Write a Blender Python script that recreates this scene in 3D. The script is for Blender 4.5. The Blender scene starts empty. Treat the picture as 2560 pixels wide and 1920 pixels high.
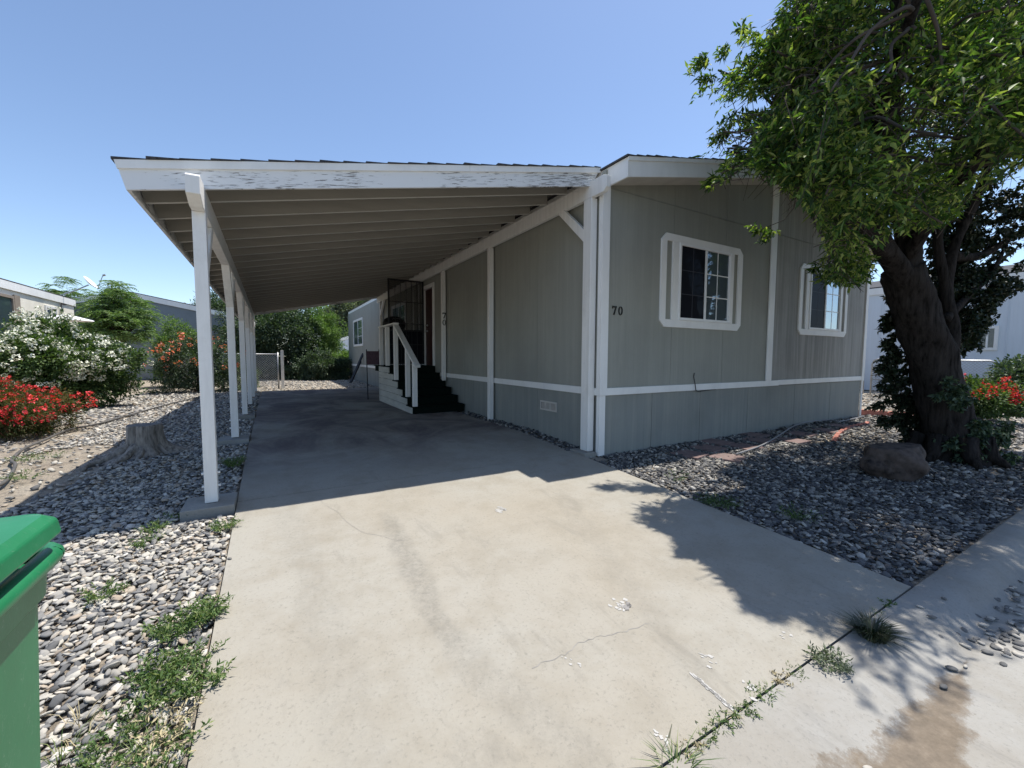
import bpy, math, random
import numpy as np
from mathutils import Vector, Matrix
random.seed(7); RNG = np.random.default_rng(7)
R = math.radians
sc = bpy.context.scene
# ------------------------------------------------------------------ camera, sky, sun, exposure
YAW, PITCH, ROLL, FPX, CAMH = R(30.13), R(3.79), R(-0.225), 1039.6, 1.2
cy, sy, cp, sp = math.cos(YAW), math.sin(YAW), math.cos(PITCH), math.sin(PITCH)
_f = Vector((sy*cp, cy*cp, -sp)); _r = Vector((cy, -sy, 0)); _d = _f.cross(_r)
_r2 = math.cos(ROLL)*_r + math.sin(ROLL)*_d; _d2 = -math.sin(ROLL)*_r + math.cos(ROLL)*_d
cam = bpy.data.cameras.new('camera'); camo = bpy.data.objects.new('camera', cam)
sc.collection.objects.link(camo)
camo.matrix_world = Matrix(((_r2.x, -_d2.x, -_f.x, 0), (_r2.y, -_d2.y, -_f.y, 0), (_r2.z, -_d2.z, -_f.z, CAMH), (0, 0, 0, 1)))
cam.sensor_fit = 'HORIZONTAL'; cam.sensor_width = 36; cam.lens = 36*FPX/2560
cam.clip_start = .05; cam.clip_end = 2000
sc.camera = camo
SUN = Vector((.34, .06, 1.0)).normalized()
w = bpy.data.worlds.new("World"); sc.world = w; w.use_nodes = True
nt = w.node_tree; nt.nodes.clear()
sky = nt.nodes.new('ShaderNodeTexSky'); sky.sky_type = 'NISHITA'; sky.sun_disc = False
sky.sun_elevation = math.asin(SUN.z); sky.sun_rotation = math.atan2(SUN.x, SUN.y)
sky.altitude = 1300; sky.air_density = 1.0; sky.dust_density = 1.2; sky.ozone_density = 1.6
bg = nt.nodes.new('ShaderNodeBackground'); bg.inputs[1].default_value = .135
wo = nt.nodes.new('ShaderNodeOutputWorld')
nt.links.new(sky.outputs[0], bg.inputs[0]); nt.links.new(bg.outputs[0], wo.inputs[0])
sl = bpy.data.lights.new('sun', 'SUN'); sl.energy = 4.3; sl.angle = R(.53); sl.color = (1, .95, .87)
so = bpy.data.objects.new('sun', sl); sc.collection.objects.link(so)
so.rotation_euler = SUN.to_track_quat('Z', 'Y').to_euler(); so.location = (10, 0, 30)
sc.view_settings.view_transform = 'Standard'; sc.view_settings.look = 'None'
sc.view_settings.exposure = 0.6; sc.view_settings.gamma = 1
sc.view_settings.use_curve_mapping = False

def at(px, py, depth):           # a point seen at photo pixel (px,py) at the given distance along the view
    v = _r2*((px-1280)/FPX) + _d2*((py-960)/FPX) + _f
    return Vector((0, 0, CAMH)) + v*depth
_Mr = np.array([list(_r2), list(_d2), list(_f)])
def project(P):
    c = (np.asarray(P) - np.array([0, 0, CAMH])) @ _Mr.T
    z = np.maximum(c[:, 2], 1e-3)
    return c[:, 0]/z*FPX+1280, c[:, 1]/z*FPX+960, c[:, 2]
def gf(y):                       # the lot falls gently towards the street
    return -.05*(5.7-max(y, .9)) if y < 5.7 else 0.0
# ------------------------------------------------------------------ materials
def newmat(name):
    m = bpy.data.materials.new(name); m.use_nodes = True
    t = m.node_tree; b = t.nodes['Principled BSDF']; return m, t, b
def N(t, ty, **k):
    n = t.nodes.new(ty)
    for a, v in k.items():
        if a in n.inputs: n.inputs[a].default_value = v
        else: setattr(n, a, v)
    return n
def coords(t, scale=(1, 1, 1), world=False):
    tc = N(t, 'ShaderNodeNewGeometry' if world else 'ShaderNodeTexCoord')
    mp = N(t, 'ShaderNodeMapping'); mp.inputs['Scale'].default_value = scale
    t.links.new(tc.outputs['Position' if world else 'Object'], mp.inputs[0]); return mp.outputs[0]
def ramp(t, src, stops):
    r = N(t, 'ShaderNodeValToRGB'); e = r.color_ramp.elements
    while len(e) < len(stops): e.new(.5)
    for i, (p, c) in enumerate(stops):
        e[i].position = p; e[i].color = (c[0], c[1], c[2], 1) if hasattr(c, '__len__') else (c, c, c, 1)
    t.links.new(src, r.inputs[0]); return r.outputs[0]
def noise(t, vec, scale, detail=6, rough=.6, dist=0):
    n = N(t, 'ShaderNodeTexNoise'); n.inputs['Scale'].default_value = scale; n.inputs['Detail'].default_value = detail
    n.inputs['Roughness'].default_value = rough; n.inputs['Distortion'].default_value = dist
    t.links.new(vec, n.inputs['Vector']); return n.outputs[0]
def mix(t, a, b, fac, mode='MIX'):
    m = N(t, 'ShaderNodeMix'); m.data_type = 'RGBA'; m.blend_type = mode
    for s, i in ((a, 6), (b, 7), (fac, 0)):
        if isinstance(s, (int, float)): m.inputs[i].default_value = s
        elif isinstance(s, (tuple, list)): m.inputs[i].default_value = (*s, 1)
        else: t.links.new(s, m.inputs[i])
    return m.outputs[2]
def bump(t, b, h, strength=.3, dist=.01):
    n = N(t, 'ShaderNodeBump'); n.inputs['Strength'].default_value = strength; n.inputs['Distance'].default_value = dist
    t.links.new(h, n.inputs['Height']); t.links.new(n.outputs[0], b.inputs['Normal'])
def paint(name, c, rough=.6, var=.12, scale=3, stretch=(1, 1, 1), bs=.15, grain=60, dirt=None, spec=.3):
    m, t, b = newmat(name); v = coords(t, stretch)
    n = noise(t, v, scale, 8, .65)
    lo = tuple(x*(1-var*1.6) for x in c); hi = tuple(min(.92, x*(1+var)) for x in c)
    col = ramp(t, n, [(.3, lo), (.5, c), (.7, hi)])
    if dirt:
        d = noise(t, coords(t), 1.7, 10, .75); col = mix(t, col, dirt, ramp(t, d, [(.52, 0), (.75, .55)]))
    t.links.new(col, b.inputs['Base Color']); b.inputs['Roughness'].default_value = rough
    b.inputs['Specular IOR Level'].default_value = spec
    bump(t, b, noise(t, v, grain, 4, .7), bs, .004); return m
def siding(name, c, streak, amt):
    m, t, b = newmat(name)
    v1 = coords(t, (9, 9, .35)); v2 = coords(t, (38, 38, .6)); v3 = coords(t)
    s = noise(t, v1, 1.0, 9, .7, .4); f = noise(t, v2, 1.0, 6, .7)
    col = mix(t, c, streak, ramp(t, s, [(.42, 0), (.72, amt)]))
    col = mix(t, col, tuple(x*.7 for x in c), ramp(t, noise(t, v3, .8, 6, .6), [(.45, 0), (.75, .5)]))
    col = mix(t, col, tuple(x*.62 for x in c), ramp(t, f, [(.55, 0), (.75, .6*amt+.1)]))
    t.links.new(col, b.inputs['Base Color']); b.inputs['Roughness'].default_value = .75
    b.inputs['Specular IOR Level'].default_value = .25
    bump(t, b, f, .5, .008); return m
M = {}
M['siding'] = siding('siding paint', (.30, .306, .272), (.39, .39, .345), .45)
M['siding_worn'] = siding('worn siding paint', (.265, .265, .245), (.46, .45, .42), .95)
M['skirt'] = siding('skirting paint', (.255, .27, .255), (.34, .345, .31), .8)
M['white'] = paint('white trim paint', (.80, .80, .78), .45, .05, 4, (1, 1, .4), .12)
M['whitewood'] = paint('white post paint', (.80, .79, .76), .5, .06, 3, (6, 6, .5), .25, 40, dirt=(.55, .53, .48))
M['soffit'] = paint('soffit paint', (.55, .52, .47), .7, .08)
M['rafter_lit'] = paint('bounce-lit rafter underside', (.60, .585, .53), .6, .05)  # lighter copy of the rafter colour: bounce light painted onto the bottom faces
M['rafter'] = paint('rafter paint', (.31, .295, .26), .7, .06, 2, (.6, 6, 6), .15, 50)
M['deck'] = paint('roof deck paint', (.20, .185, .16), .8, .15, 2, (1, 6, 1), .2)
M['shingle'] = paint('asphalt shingle', (.06, .06, .065), .9, .4, 30, bs=.6, grain=200)
M['black'] = paint('black iron', (.012, .012, .014), .45, .1)
M['dark'] = paint('dark plastic', (.02, .02, .022), .5, .2)
M['number'] = paint('black number', (.01, .01, .01), .4, .1)
M['vinyl'] = paint('white vinyl', (.82, .83, .83), .35, .02)
M['galv'] = paint('galvanised steel', (.45, .46, .47), .4, .15); M['galv'].node_tree.nodes['Principled BSDF'].inputs['Metallic'].default_value = .6
M['carpet'] = paint('dark green step carpet', (.006, .012, .010), .95, .3, 60, bs=.8, grain=300, spec=.05)
M['steppanel'] = paint('step panel planks', (.50, .50, .45), .65, .12, 3, (1, .6, 6), .3, dirt=(.3, .29, .25))
M['doorwood'] = paint('dark red brown door', (.045, .015, .013), .4, .2)
M['brick'] = paint('red concrete edging', (.42, .17, .13), .85, .25, 12, bs=.5)
M['flag'] = paint('reddish paver', (.20, .14, .13), .9, .25, 9, bs=.5, grain=80, dirt=(.18, .16, .14))
M['rubber'] = paint('grey hose', (.22, .22, .23), .5, .1)
M['hosedark'] = paint('dark drip hose', (.10, .095, .09), .6, .2)
M['maroon'] = paint('faded maroon cloth', (.13, .08, .10), .8, .2, 20)
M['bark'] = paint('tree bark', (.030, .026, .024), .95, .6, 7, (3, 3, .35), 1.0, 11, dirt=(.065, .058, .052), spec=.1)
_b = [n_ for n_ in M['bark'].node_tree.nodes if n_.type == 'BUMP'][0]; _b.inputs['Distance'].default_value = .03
M['stumpwood'] = paint('weathered stump wood', (.25, .225, .195), .9, .5, 9, (3, 3, .4), 1.0, 14, dirt=(.10, .09, .08))
M['stumptop'] = paint('cut stump top', (.20, .185, .17), .9, .3, 12, (1, 1, 1), .6, 30)
M['rock'] = paint('brown boulder', (.08, .062, .053), .9, .6, 7, bs=1, grain=22, dirt=(.06, .05, .055))
M['cream'] = paint('cream wall', (.78, .74, .64), .8, .05)
M['tanframe'] = paint('tan window shutter', (.25, .21, .17), .7, .1)
M['bluegray'] = paint('blue grey wall', (.19, .225, .25), .8, .06)
M['paleblue'] = paint('pale blue white wall', (.62, .68, .74), .8, .05, 2, (4, 4, .3))
M['peach'] = paint('peach wall', (.6, .42, .3), .8, .05)
M['umbrella'] = paint('white canopy cloth', (.8, .8, .8), .8, .03)
M['twig'] = paint('twig', (.075, .06, .048), .9, .3)
M['straw'] = paint('dry straw', (.42, .36, .22), .9, .3)

def mat_peel():
    m, t, b = newmat('peeling white paint')
    tc = N(t, 'ShaderNodeTexCoord'); m1 = N(t, 'ShaderNodeMapping'); m1.inputs['Rotation'].default_value = (0, math.atan(.211), 0); t.links.new(tc.outputs['Object'], m1.inputs[0])
    m2 = N(t, 'ShaderNodeMapping'); m2.inputs['Scale'].default_value = (3.0, 3.0, 38); t.links.new(m1.outputs[0], m2.inputs[0])
    n = noise(t, m2.outputs[0], 2.0, 12, .68, .5)
    a = ramp(t, noise(t, coords(t), 1.1, 3), [(.36, 0), (.56, 1)])
    msk = mix(t, n, a, .12)
    k = ramp(t, msk, [(.588, 0), (.60, .85)])
    col = mix(t, (.76, .77, .77), (.16, .15, .14), k)
    t.links.new(col, b.inputs['Base Color']); b.inputs['Roughness'].default_value = .6
    bump(t, b, ramp(t, msk, [(.575, 1), (.603, 0)]), .6, .004); return m
M['peel'] = mat_peel()
def mat_concrete(name, base, stain_shade=True, mud=False):
    m, t, b = newmat(name); v = coords(t, world=True)
    big = noise(t, v, .55, 5, .55, .3); mid = noise(t, v, 3.2, 8, .7); fine = noise(t, v, 55, 8, .75)
    c2 = tuple(x*k for x, k in zip(base, (.97, .93, .88))); c3 = tuple(x*k for x, k in zip(base, (.80, .76, .70)))
    col = ramp(t, big, [(.35, c2), (.55, base), (.7, tuple(x*1.04 for x in base))])
    col = mix(t, col, c3, ramp(t, mid, [(.44, 0), (.70, .75)]))
    col = mix(t, col, tuple(x*.5 for x in base), ramp(t, fine, [(.54, 0), (.74, .8)]))
    col = mix(t, col, tuple(min(.85, x*1.35) for x in base), ramp(t, noise(t, v, 21, 6, .8), [(.66, 0), (.72, .5)]))
    st = coords(t, (2.4, .7, 1), True); smk = noise(t, st, 1.5, 9, .75, .5)
    col = mix(t, col, (base[0]*.62, base[1]*.61, base[2]*.6), ramp(t, smk, [(.57, 0), (.70, .5)]))
    if stain_shade:                    # oil and water stains, deepened to paint in shade under the carport
        sx = N(t, 'ShaderNodeSeparateXYZ'); t.links.new(coords(t, world=True), sx.inputs[0])
        my = N(t, 'ShaderNodeMapRange'); my.inputs[1].default_value = 4.4; my.inputs[2].default_value = 6.2
        t.links.new(sx.outputs[1], my.inputs[0])
        k = ramp(t, noise(t, coords(t, (1, .8, 1), True), .9, 9, .7, .8), [(.38, 0), (.60, .9)])
        kk = N(t, 'ShaderNodeMath'); kk.operation = 'MULTIPLY'; t.links.new(k, kk.inputs[0]); t.links.new(my.outputs[0], kk.inputs[1])
        col = mix(t, col, (.13, .105, .11), kk.outputs[0])
    if stain_shade:                    # worn tyre tracks on the sunny half
        def mt(op, a, b_):
            n = N(t, 'ShaderNodeMath'); n.operation = op
            for q, v_ in enumerate((a, b_)):
                if isinstance(v_, (int, float)): n.inputs[q].default_value = v_
                else: t.links.new(v_, n.inputs[q])
            return n.outputs[0]
        s2 = N(t, 'ShaderNodeSeparateXYZ'); t.links.new(coords(t, world=True), s2.inputs[0]); wn = mt('MULTIPLY', mt('SUBTRACT', noise(t, v, 2, 4), .5), .25)
        for (xa, ya, xb, yb, hw_, amt) in ((.78, 3.35, .72, 1.9, .10, .55), (.72, 1.9, .95, .95, .13, .30), (2.35, 3.1, 1.6, 1.0, .12, .22), (.1, 3.9, .25, 1.1, .16, .22)):
            sl_ = (xb-xa)/(yb-ya); d_ = mt('ABSOLUTE', mt('SUBTRACT', mt('ADD', s2.outputs[0], wn), mt('ADD', xa-sl_*ya, mt('MULTIPLY', s2.outputs[1], sl_))), 0)
            kx = N(t, 'ShaderNodeMapRange'); kx.interpolation_type = 'SMOOTHSTEP'; kx.inputs[1].default_value = hw_; kx.inputs[2].default_value = hw_*.3; t.links.new(d_, kx.inputs[0])
            k1 = N(t, 'ShaderNodeMapRange'); k1.interpolation_type = 'SMOOTHSTEP'; k1.inputs[1].default_value = min(ya, yb)-.3; k1.inputs[2].default_value = min(ya, yb)+.2; t.links.new(s2.outputs[1], k1.inputs[0])
            k2 = N(t, 'ShaderNodeMapRange'); k2.interpolation_type = 'SMOOTHSTEP'; k2.inputs[1].default_value = max(ya, yb)+.25; k2.inputs[2].default_value = max(ya, yb)-.1; t.links.new(s2.outputs[1], k2.inputs[0])
            gr = ramp(t, noise(t, v, 26, 6, .8), [(.40, .25), (.62, 1)])
            kk = mt('MULTIPLY', mt('MULTIPLY', mt('MULTIPLY', kx.outputs[0], k1.outputs[0]), k2.outputs[0]), mt('MULTIPLY', gr, amt))
            col = mix(t, col, tuple(x*.5 for x in base), kk)
    if mud:                      # silt dried in the gutter in front of the drive
        sx = N(t, 'ShaderNodeSeparateXYZ'); t.links.new(coords(t, world=True), sx.inputs[0])
        def mth(op, a, b_):
            n = N(t, 'ShaderNodeMath'); n.operation = op
            for q, v_ in enumerate((a, b_)):
                if isinstance(v_, (int, float)): n.inputs[q].default_value = v_
                else: t.links.new(v_, n.inputs[q])
            return n.outputs[0]
        cx = mth('DIVIDE', mth('SUBTRACT', sx.outputs[0], 1.75), 1.15)
        hw = mth('MAXIMUM', mth('SUBTRACT', .15, mth('MULTIPLY', cx, .10)), .04)
        dy = mth('DIVIDE', mth('ABSOLUTE', mth('SUBTRACT', sx.outputs[1], mth('ADD', .46, mth('MULTIPLY', cx, .10))), 0), hw)
        e = mth('ADD', mth('ADD', mth('MULTIPLY', dy, .9), mth('MULTIPLY', mth('POWER', mth('ABSOLUTE', cx, 0), 3), .9)), mth('MULTIPLY', mth('SUBTRACT', noise(t, v, 5, 12, .8), .5), 2.6))
        col = mix(t, col, ramp(t, noise(t, v, 16, 9, .8), [(.3, (.09, .068, .045)), (.55, (.175, .135, .095)), (.75, (.26, .22, .165))]), ramp(t, e, [(.62, .85), (.90, .45), (1.0, 0)]))
    t.links.new(col, b.inputs['Base Color']); b.inputs['Roughness'].default_value = .88
    b.inputs['Specular IOR Level'].default_value = .2
    bump(t, b, fine, .6, .004); return m
M['slab'] = mat_concrete('driveway concrete', (.335, .318, .278))
M['curb'] = mat_concrete('curb concrete', (.32, .312, .29), False, mud=True)
M['footing'] = mat_concrete('footing concrete', (.30, .30, .285), False)
M['asphalt'] = mat_concrete('old asphalt', (.13, .12, .11), False)
M['spill'] = paint('white paint spill', (.43, .42, .40), .6, .05)
M['cement'] = paint('dark cement patch', (.25, .24, .23), .9, .2, 10)
M['mud'] = paint('dried mud', (.27, .215, .155), .95, .3, 9, bs=.6, dirt=(.36, .31, .24))
def mat_soil():
    m, t, b = newmat('dry soil'); v = coords(t, world=True)
    col = ramp(t, noise(t, v, 2.2, 10, .7), [(.3, (.25, .20, .15)), (.5, (.40, .34, .26)), (.7, (.50, .45, .37))])
    col = mix(t, col, (.12, .11, .10), ramp(t, noise(t, v, 30, 8, .8), [(.42, 0), (.62, .8)]))
    t.links.new(col, b.inputs['Base Color']); b.inputs['Roughness'].default_value = .95
    bump(t, b, noise(t, v, 22, 8, .8), .9, .03); return m
M['soil'] = mat_soil()
def mat_island(name, stops, rough=.85, spec=.15, bumpy=.3, scale=40, trans=0, alpha=None):
    m, t, b = newmat(name); g = N(t, 'ShaderNodeNewGeometry')
    col = ramp(t, g.outputs['Random Per Island'], stops)
    if not trans:
        col = mix(t, col, (.08, .08, .085), ramp(t, noise(t, coords(t, world=True), scale, 6, .7), [(.45, 0), (.8, .5)]))
        bump(t, b, noise(t, coords(t, world=True), scale*2, 5, .7), bumpy, .004)
    t.links.new(col, b.inputs['Base Color']); b.inputs['Roughness'].default_value = rough
    b.inputs['Specular IOR Level'].default_value = spec
    if trans:
        tr = N(t, 'ShaderNodeBsdfTranslucent'); h = mix(t, col, (1.25, 1.5, .5), 1.0, 'MULTIPLY'); t.links.new(h, tr.inputs[0])
        ms = N(t, 'ShaderNodeMixShader'); ms.inputs[0].default_value = trans
        t.links.new(b.outputs[0], ms.inputs[1]); t.links.new(tr.outputs[0], ms.inputs[2])
        t.links.new(ms.outputs[0], t.nodes['Material Output'].inputs[0])
    return m
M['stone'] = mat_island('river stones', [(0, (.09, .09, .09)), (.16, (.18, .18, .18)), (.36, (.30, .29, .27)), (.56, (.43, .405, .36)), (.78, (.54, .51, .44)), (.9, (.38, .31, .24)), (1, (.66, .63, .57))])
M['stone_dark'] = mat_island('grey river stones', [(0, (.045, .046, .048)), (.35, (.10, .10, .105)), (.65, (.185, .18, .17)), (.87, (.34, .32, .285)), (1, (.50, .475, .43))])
M['leaf'] = mat_island('plum tree leaf', [(0, (.025, .055, .02)), (.4, (.055, .11, .028)), (.7, (.14, .21, .045)), (1, (.36, .38, .13))], .48, .3, trans=.44)
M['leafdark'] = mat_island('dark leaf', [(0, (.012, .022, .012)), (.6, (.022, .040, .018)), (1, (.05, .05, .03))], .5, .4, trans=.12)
M['leafmid'] = mat_island('mid green leaf', [(0, (.035, .07, .025)), (.6, (.075, .125, .04)), (1, (.16, .22, .08))], .55, .3, trans=.25)
M['leafpale'] = mat_island('pale green leaf', [(0, (.07, .13, .04)), (.6, (.13, .21, .07)), (1, (.24, .32, .12))], .55, .3, trans=.3)
M['leafblue'] = mat_island('blue green leaf', [(0, (.03, .055, .035)), (.6, (.065, .10, .06)), (1, (.15, .20, .11))], .5, .35, trans=.2)
M['leafolive'] = mat_island('silver green leaf', [(0, (.08, .10, .07)), (.6, (.15, .18, .12)), (1, (.24, .27, .19))], .6, .3, trans=.2)
M['leafrust'] = mat_island('dense shrub leaf', [(0, (.04, .06, .02)), (.6, (.09, .11, .03)), (1, (.22, .10, .06))], .6, .3, trans=.25)
M['weed'] = mat_island('weed leaf', [(0, (.05, .10, .03)), (.6, (.11, .18, .055)), (1, (.24, .27, .11))], .6, .3, trans=.25)
M['flwhite'] = mat_island('creamy white petal', [(0, (.66, .68, .50)), (1, (.86, .86, .76))], .7, .2)
M['flred'] = mat_island('red petal', [(0, (.45, .02, .03)), (.6, (.70, .05, .06)), (1, (.80, .14, .16))], .6, .2, trans=.2)
M['florange'] = mat_island('coral petal', [(0, (.70, .12, .07)), (.6, (.80, .25, .14)), (1, (.80, .36, .36))], .6, .2, trans=.2)
def mat_glass(name, base, fac, tint=(.8, .9, 1)):
    m, t, b = newmat(name); b.inputs['Base Color'].default_value = (*base, 1); b.inputs['Roughness'].default_value = .5
    gl = N(t, 'ShaderNodeBsdfGlossy'); gl.inputs['Roughness'].default_value = .03; gl.inputs['Color'].default_value = (*tint, 1)
    ms = N(t, 'ShaderNodeMixShader'); ms.inputs[0].default_value = fac
    t.links.new(b.outputs[0], ms.inputs[1]); t.links.new(gl.outputs[0], ms.inputs[2]); t.links.new(ms.outputs[0], t.nodes['Material Output'].inputs[0])
    return m
M['glass'] = mat_glass('window glass', (.025, .045, .055), .22)
M['glassbright'] = mat_glass('coated window glass', (.08, .11, .13), .46)
M['screen'] = mat_glass('insect screen over glass', (.010, .011, .016), .006)
M['screen2'] = mat_glass('grey insect screen', (.022, .025, .035), .012)
def mat_bin():
    m, t, b = newmat('green bin plastic'); v = coords(t)
    col = ramp(t, noise(t, v, 3, 8, .7), [(.3, (.010, .13, .05)), (.6, (.016, .17, .07)), (.8, (.035, .21, .10))])
    col = mix(t, col, (.30, .40, .33), ramp(t, noise(t, coords(t, (2, 14, 9)), 4.5, 14, .85, 1.5), [(.56, 0), (.66, .45)]))
    col = mix(t, col, (.22, .25, .20), ramp(t, noise(t, coords(t), 1.8, 12, .8), [(.55, 0), (.8, .25)]))
    t.links.new(col, b.inputs['Base Color']); b.inputs['Roughness'].default_value = .42
    bump(t, b, noise(t, v, 90, 4, .6), .12, .002); return m
M['bin'] = mat_bin()
def mat_meshthru():
    m, t, b = newmat('fine black door mesh'); b.inputs['Base Color'].default_value = (.01, .01, .012, 1); b.inputs['Alpha'].default_value = .45; b.inputs['Roughness'].default_value = .8
    return m
M['meshthru'] = mat_meshthru()
for k_ in ('screen', 'screen2'):
    M[k_].node_tree.nodes['Principled BSDF'].inputs['Specular IOR Level'].default_value = .03
# ------------------------------------------------------------------ object helpers
def link(o, parent=None):
    sc.collection.objects.link(o)
    if parent: o.parent = parent
    return o
def tag(o, label=None, cat=None, group=None, kind=None):
    for k, v in (('label', label), ('category', cat), ('group', group), ('kind', kind)):
        if v: o[k] = v
    return o
def thing(name, loc, label, cat, group=None):
    o = bpy.data.objects.new(name, None); o.location = loc; o.empty_display_size = .2
    link(o); return tag(o, label, cat, group)
def wloc(o):
    p = Vector((0, 0, 0))
    while o: p += o.location; o = o.parent
    return p
class MB:
    def __init__(s): s.v = []; s.f = []
    def add(s, vs, fs):
        k = len(s.v); s.v += [tuple(v) for v in vs]; s.f += [tuple(i+k for i in f) for f in fs]; return s
    def box(s, x0, y0, z0, x1, y1, z1):
        return s.add([(x, y, z) for z in (z0, z1) for y in (y0, y1) for x in (x0, x1)],
                     [(0, 2, 3, 1), (4, 5, 7, 6), (0, 1, 5, 4), (2, 6, 7, 3), (0, 4, 6, 2), (1, 3, 7, 5)])
    def prism(s, poly, axis, a, b):     # poly of 2D points in the two other axes
        n = len(poly)
        def P(u, v, k): return {0: (k, u, v), 1: (u, k, v), 2: (u, v, k)}[axis]
        vs = [P(u, v, a) for u, v in poly]+[P(u, v, b) for u, v in poly]
        fs = [tuple(range(n)), tuple(range(2*n-1, n-1, -1))]+[(i, i+n, (i+1) % n+n, (i+1) % n) for i in range(n)]
        return s.add(vs, fs)
    def bar(s, a, b, w, h, up=(0, 0, 1)):
        a, b = Vector(a), Vector(b); d = (b-a).normalized(); r = d.cross(Vector(up))
        if r.length < 1e-4: r = d.cross(Vector((1, 0, 0)))
        r.normalize(); u = r.cross(d)
        vs = [p+r*(w/2*i)+u*(h/2*j) for p in (a, b) for i, j in ((-1, -1), (1, -1), (1, 1), (-1, 1))]
        return s.add(vs, [(0, 1, 2, 3), (7, 6, 5, 4), (0, 4, 5, 1), (1, 5, 6, 2), (2, 6, 7, 3), (3, 7, 4, 0)])
    def tube(s, path, rad, n=8, wob=0, cap=True):
        path = [Vector(p) for p in path]; L = len(path); vs = []; fs = []
        if not hasattr(rad, '__len__'): rad = [rad]*L
        ref = None
        for i, p in enumerate(path):
            d = (path[min(i+1, L-1)]-path[max(i-1, 0)]).normalized()
            if ref is None: ref = d.cross(Vector((.3, .8, .1)).normalized())
            ref = (ref - d*ref.dot(d)).normalized(); q = d.cross(ref)
            for k in range(n):
                a = 2*math.pi*k/n; rr = rad[i]*(1+wob*(math.sin(3*a+i*.7)+.6*math.sin(5*a-i*1.1)+random.uniform(-.5, .5)))
                vs.append(p+ref*(rr*math.cos(a))+q*(rr*math.sin(a)))
        for i in range(L-1):
            for k in range(n):
                fs.append((i*n+k, i*n+(k+1) % n, (i+1)*n+(k+1) % n, (i+1)*n+k))
        if cap: fs += [tuple(range(n))[::-1], tuple((L-1)*n+k for k in range(n))]
        return s.add(vs, fs)
    def lathe(s, prof, c, n=20, sx=1, sy=1):
        vs = [(c[0]+r*sx*math.cos(2*math.pi*k/n), c[1]+r*sy*math.sin(2*math.pi*k/n), c[2]+z) for r, z in prof for k in range(n)]
        fs = [(i*n+k, i*n+(k+1) % n, (i+1)*n+(k+1) % n, (i+1)*n+k) for i in range(len(prof)-1) for k in range(n)]
        fs += [tuple(range(n))[::-1], tuple((len(prof)-1)*n+k for k in range(n))]
        return s.add(vs, fs)
    def build(s, name, mat, parent=None, bevel=0, smooth=False, label=None):
        off = wloc(parent) if parent else Vector((0, 0, 0))
        me = bpy.data.meshes.new(name); me.from_pydata([(v[0]-off.x, v[1]-off.y, v[2]-off.z) for v in s.v], [], s.f)
        me.materials.append(mat if not isinstance(mat, str) else M[mat])
        me.validate(); me.update()
        if smooth: me.shade_smooth()
        o = bpy.data.objects.new(name, me); link(o, parent)
        if bevel:
            b = o.modifiers.new('bevel', 'BEVEL'); b.width = bevel; b.segments = 2; b.limit_method = 'ANGLE'; b.angle_limit = R(40)
        if label: o['label'] = label
        return o
def numpy_mesh(name, V, F, mat, parent=None, smooth=False):   # V (n,3), F (m,k)
    off = np.array(wloc(parent)) if parent else np.zeros(3)
    V = (np.asarray(V, float)-off).astype(np.float32); F = np.asarray(F, np.int32); m, k = F.shape
    me = bpy.data.meshes.new(name); me.vertices.add(len(V)); me.vertices.foreach_set('co', V.ravel())
    me.loops.add(m*k); me.loops.foreach_set('vertex_index', F.ravel())
    me.polygons.add(m); me.polygons.foreach_set('loop_start', np.arange(0, m*k, k, dtype=np.int32))
    me.polygons.foreach_set('loop_total', np.full(m, k, np.int32))
    me.update(calc_edges=True); me.materials.append(M[mat] if isinstance(mat, str) else mat)
    if smooth: me.polygons.foreach_set('use_smooth', np.ones(m, bool))
    o = bpy.data.objects.new(name, me); return link(o, parent)
def unit(a): return a/np.maximum(np.linalg.norm(a, axis=-1, keepdims=True), 1e-6)
def leaves(name, P, D, L, W, mat, parent=None, fold=.25):      # folded diamond leaves at P pointing along D
    n = len(P); D = unit(D); up = unit(RNG.normal(0, .6, (n, 3))+np.array([0, 0, 1.0]))
    S = unit(np.cross(D, up)); U = np.cross(S, D)
    L = np.broadcast_to(L, n)[:, None]; W = np.broadcast_to(W, n)[:, None]
    mid = P+D*L*.45-U*L*.04; tip = P+D*L-U*L*.18
    V = np.stack([P, mid+S*W*.5+U*W*fold, tip, mid-S*W*.5+U*W*fold], 1).reshape(-1, 3)
    b = np.arange(n)[:, None]*4; F = np.concatenate([b+np.array([0, 1, 2]), b+np.array([0, 2, 3])], 0)
    return numpy_mesh(name, V, F, mat, parent)
def shoots(C, Dn, nl=14, length=.35, droop=.5, spread=.9):      # leaves along curved shoots starting at C
    n = len(C); t = np.linspace(.08, 1, nl)[None, :, None]
    ln = (length*RNG.uniform(.6, 1.3, n))[:, None, None]
    P = C[:, None, :]+Dn[:, None, :]*ln*t+np.array([0, 0, -1.])*droop*ln*t*t
    ax = unit(Dn)[:, None, :]*.6+RNG.normal(0, spread, (n, nl, 3))*.6+np.array([0, 0, -.35])
    return P.reshape(-1, 3), ax.reshape(-1, 3), P[:, -1, :]
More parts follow.
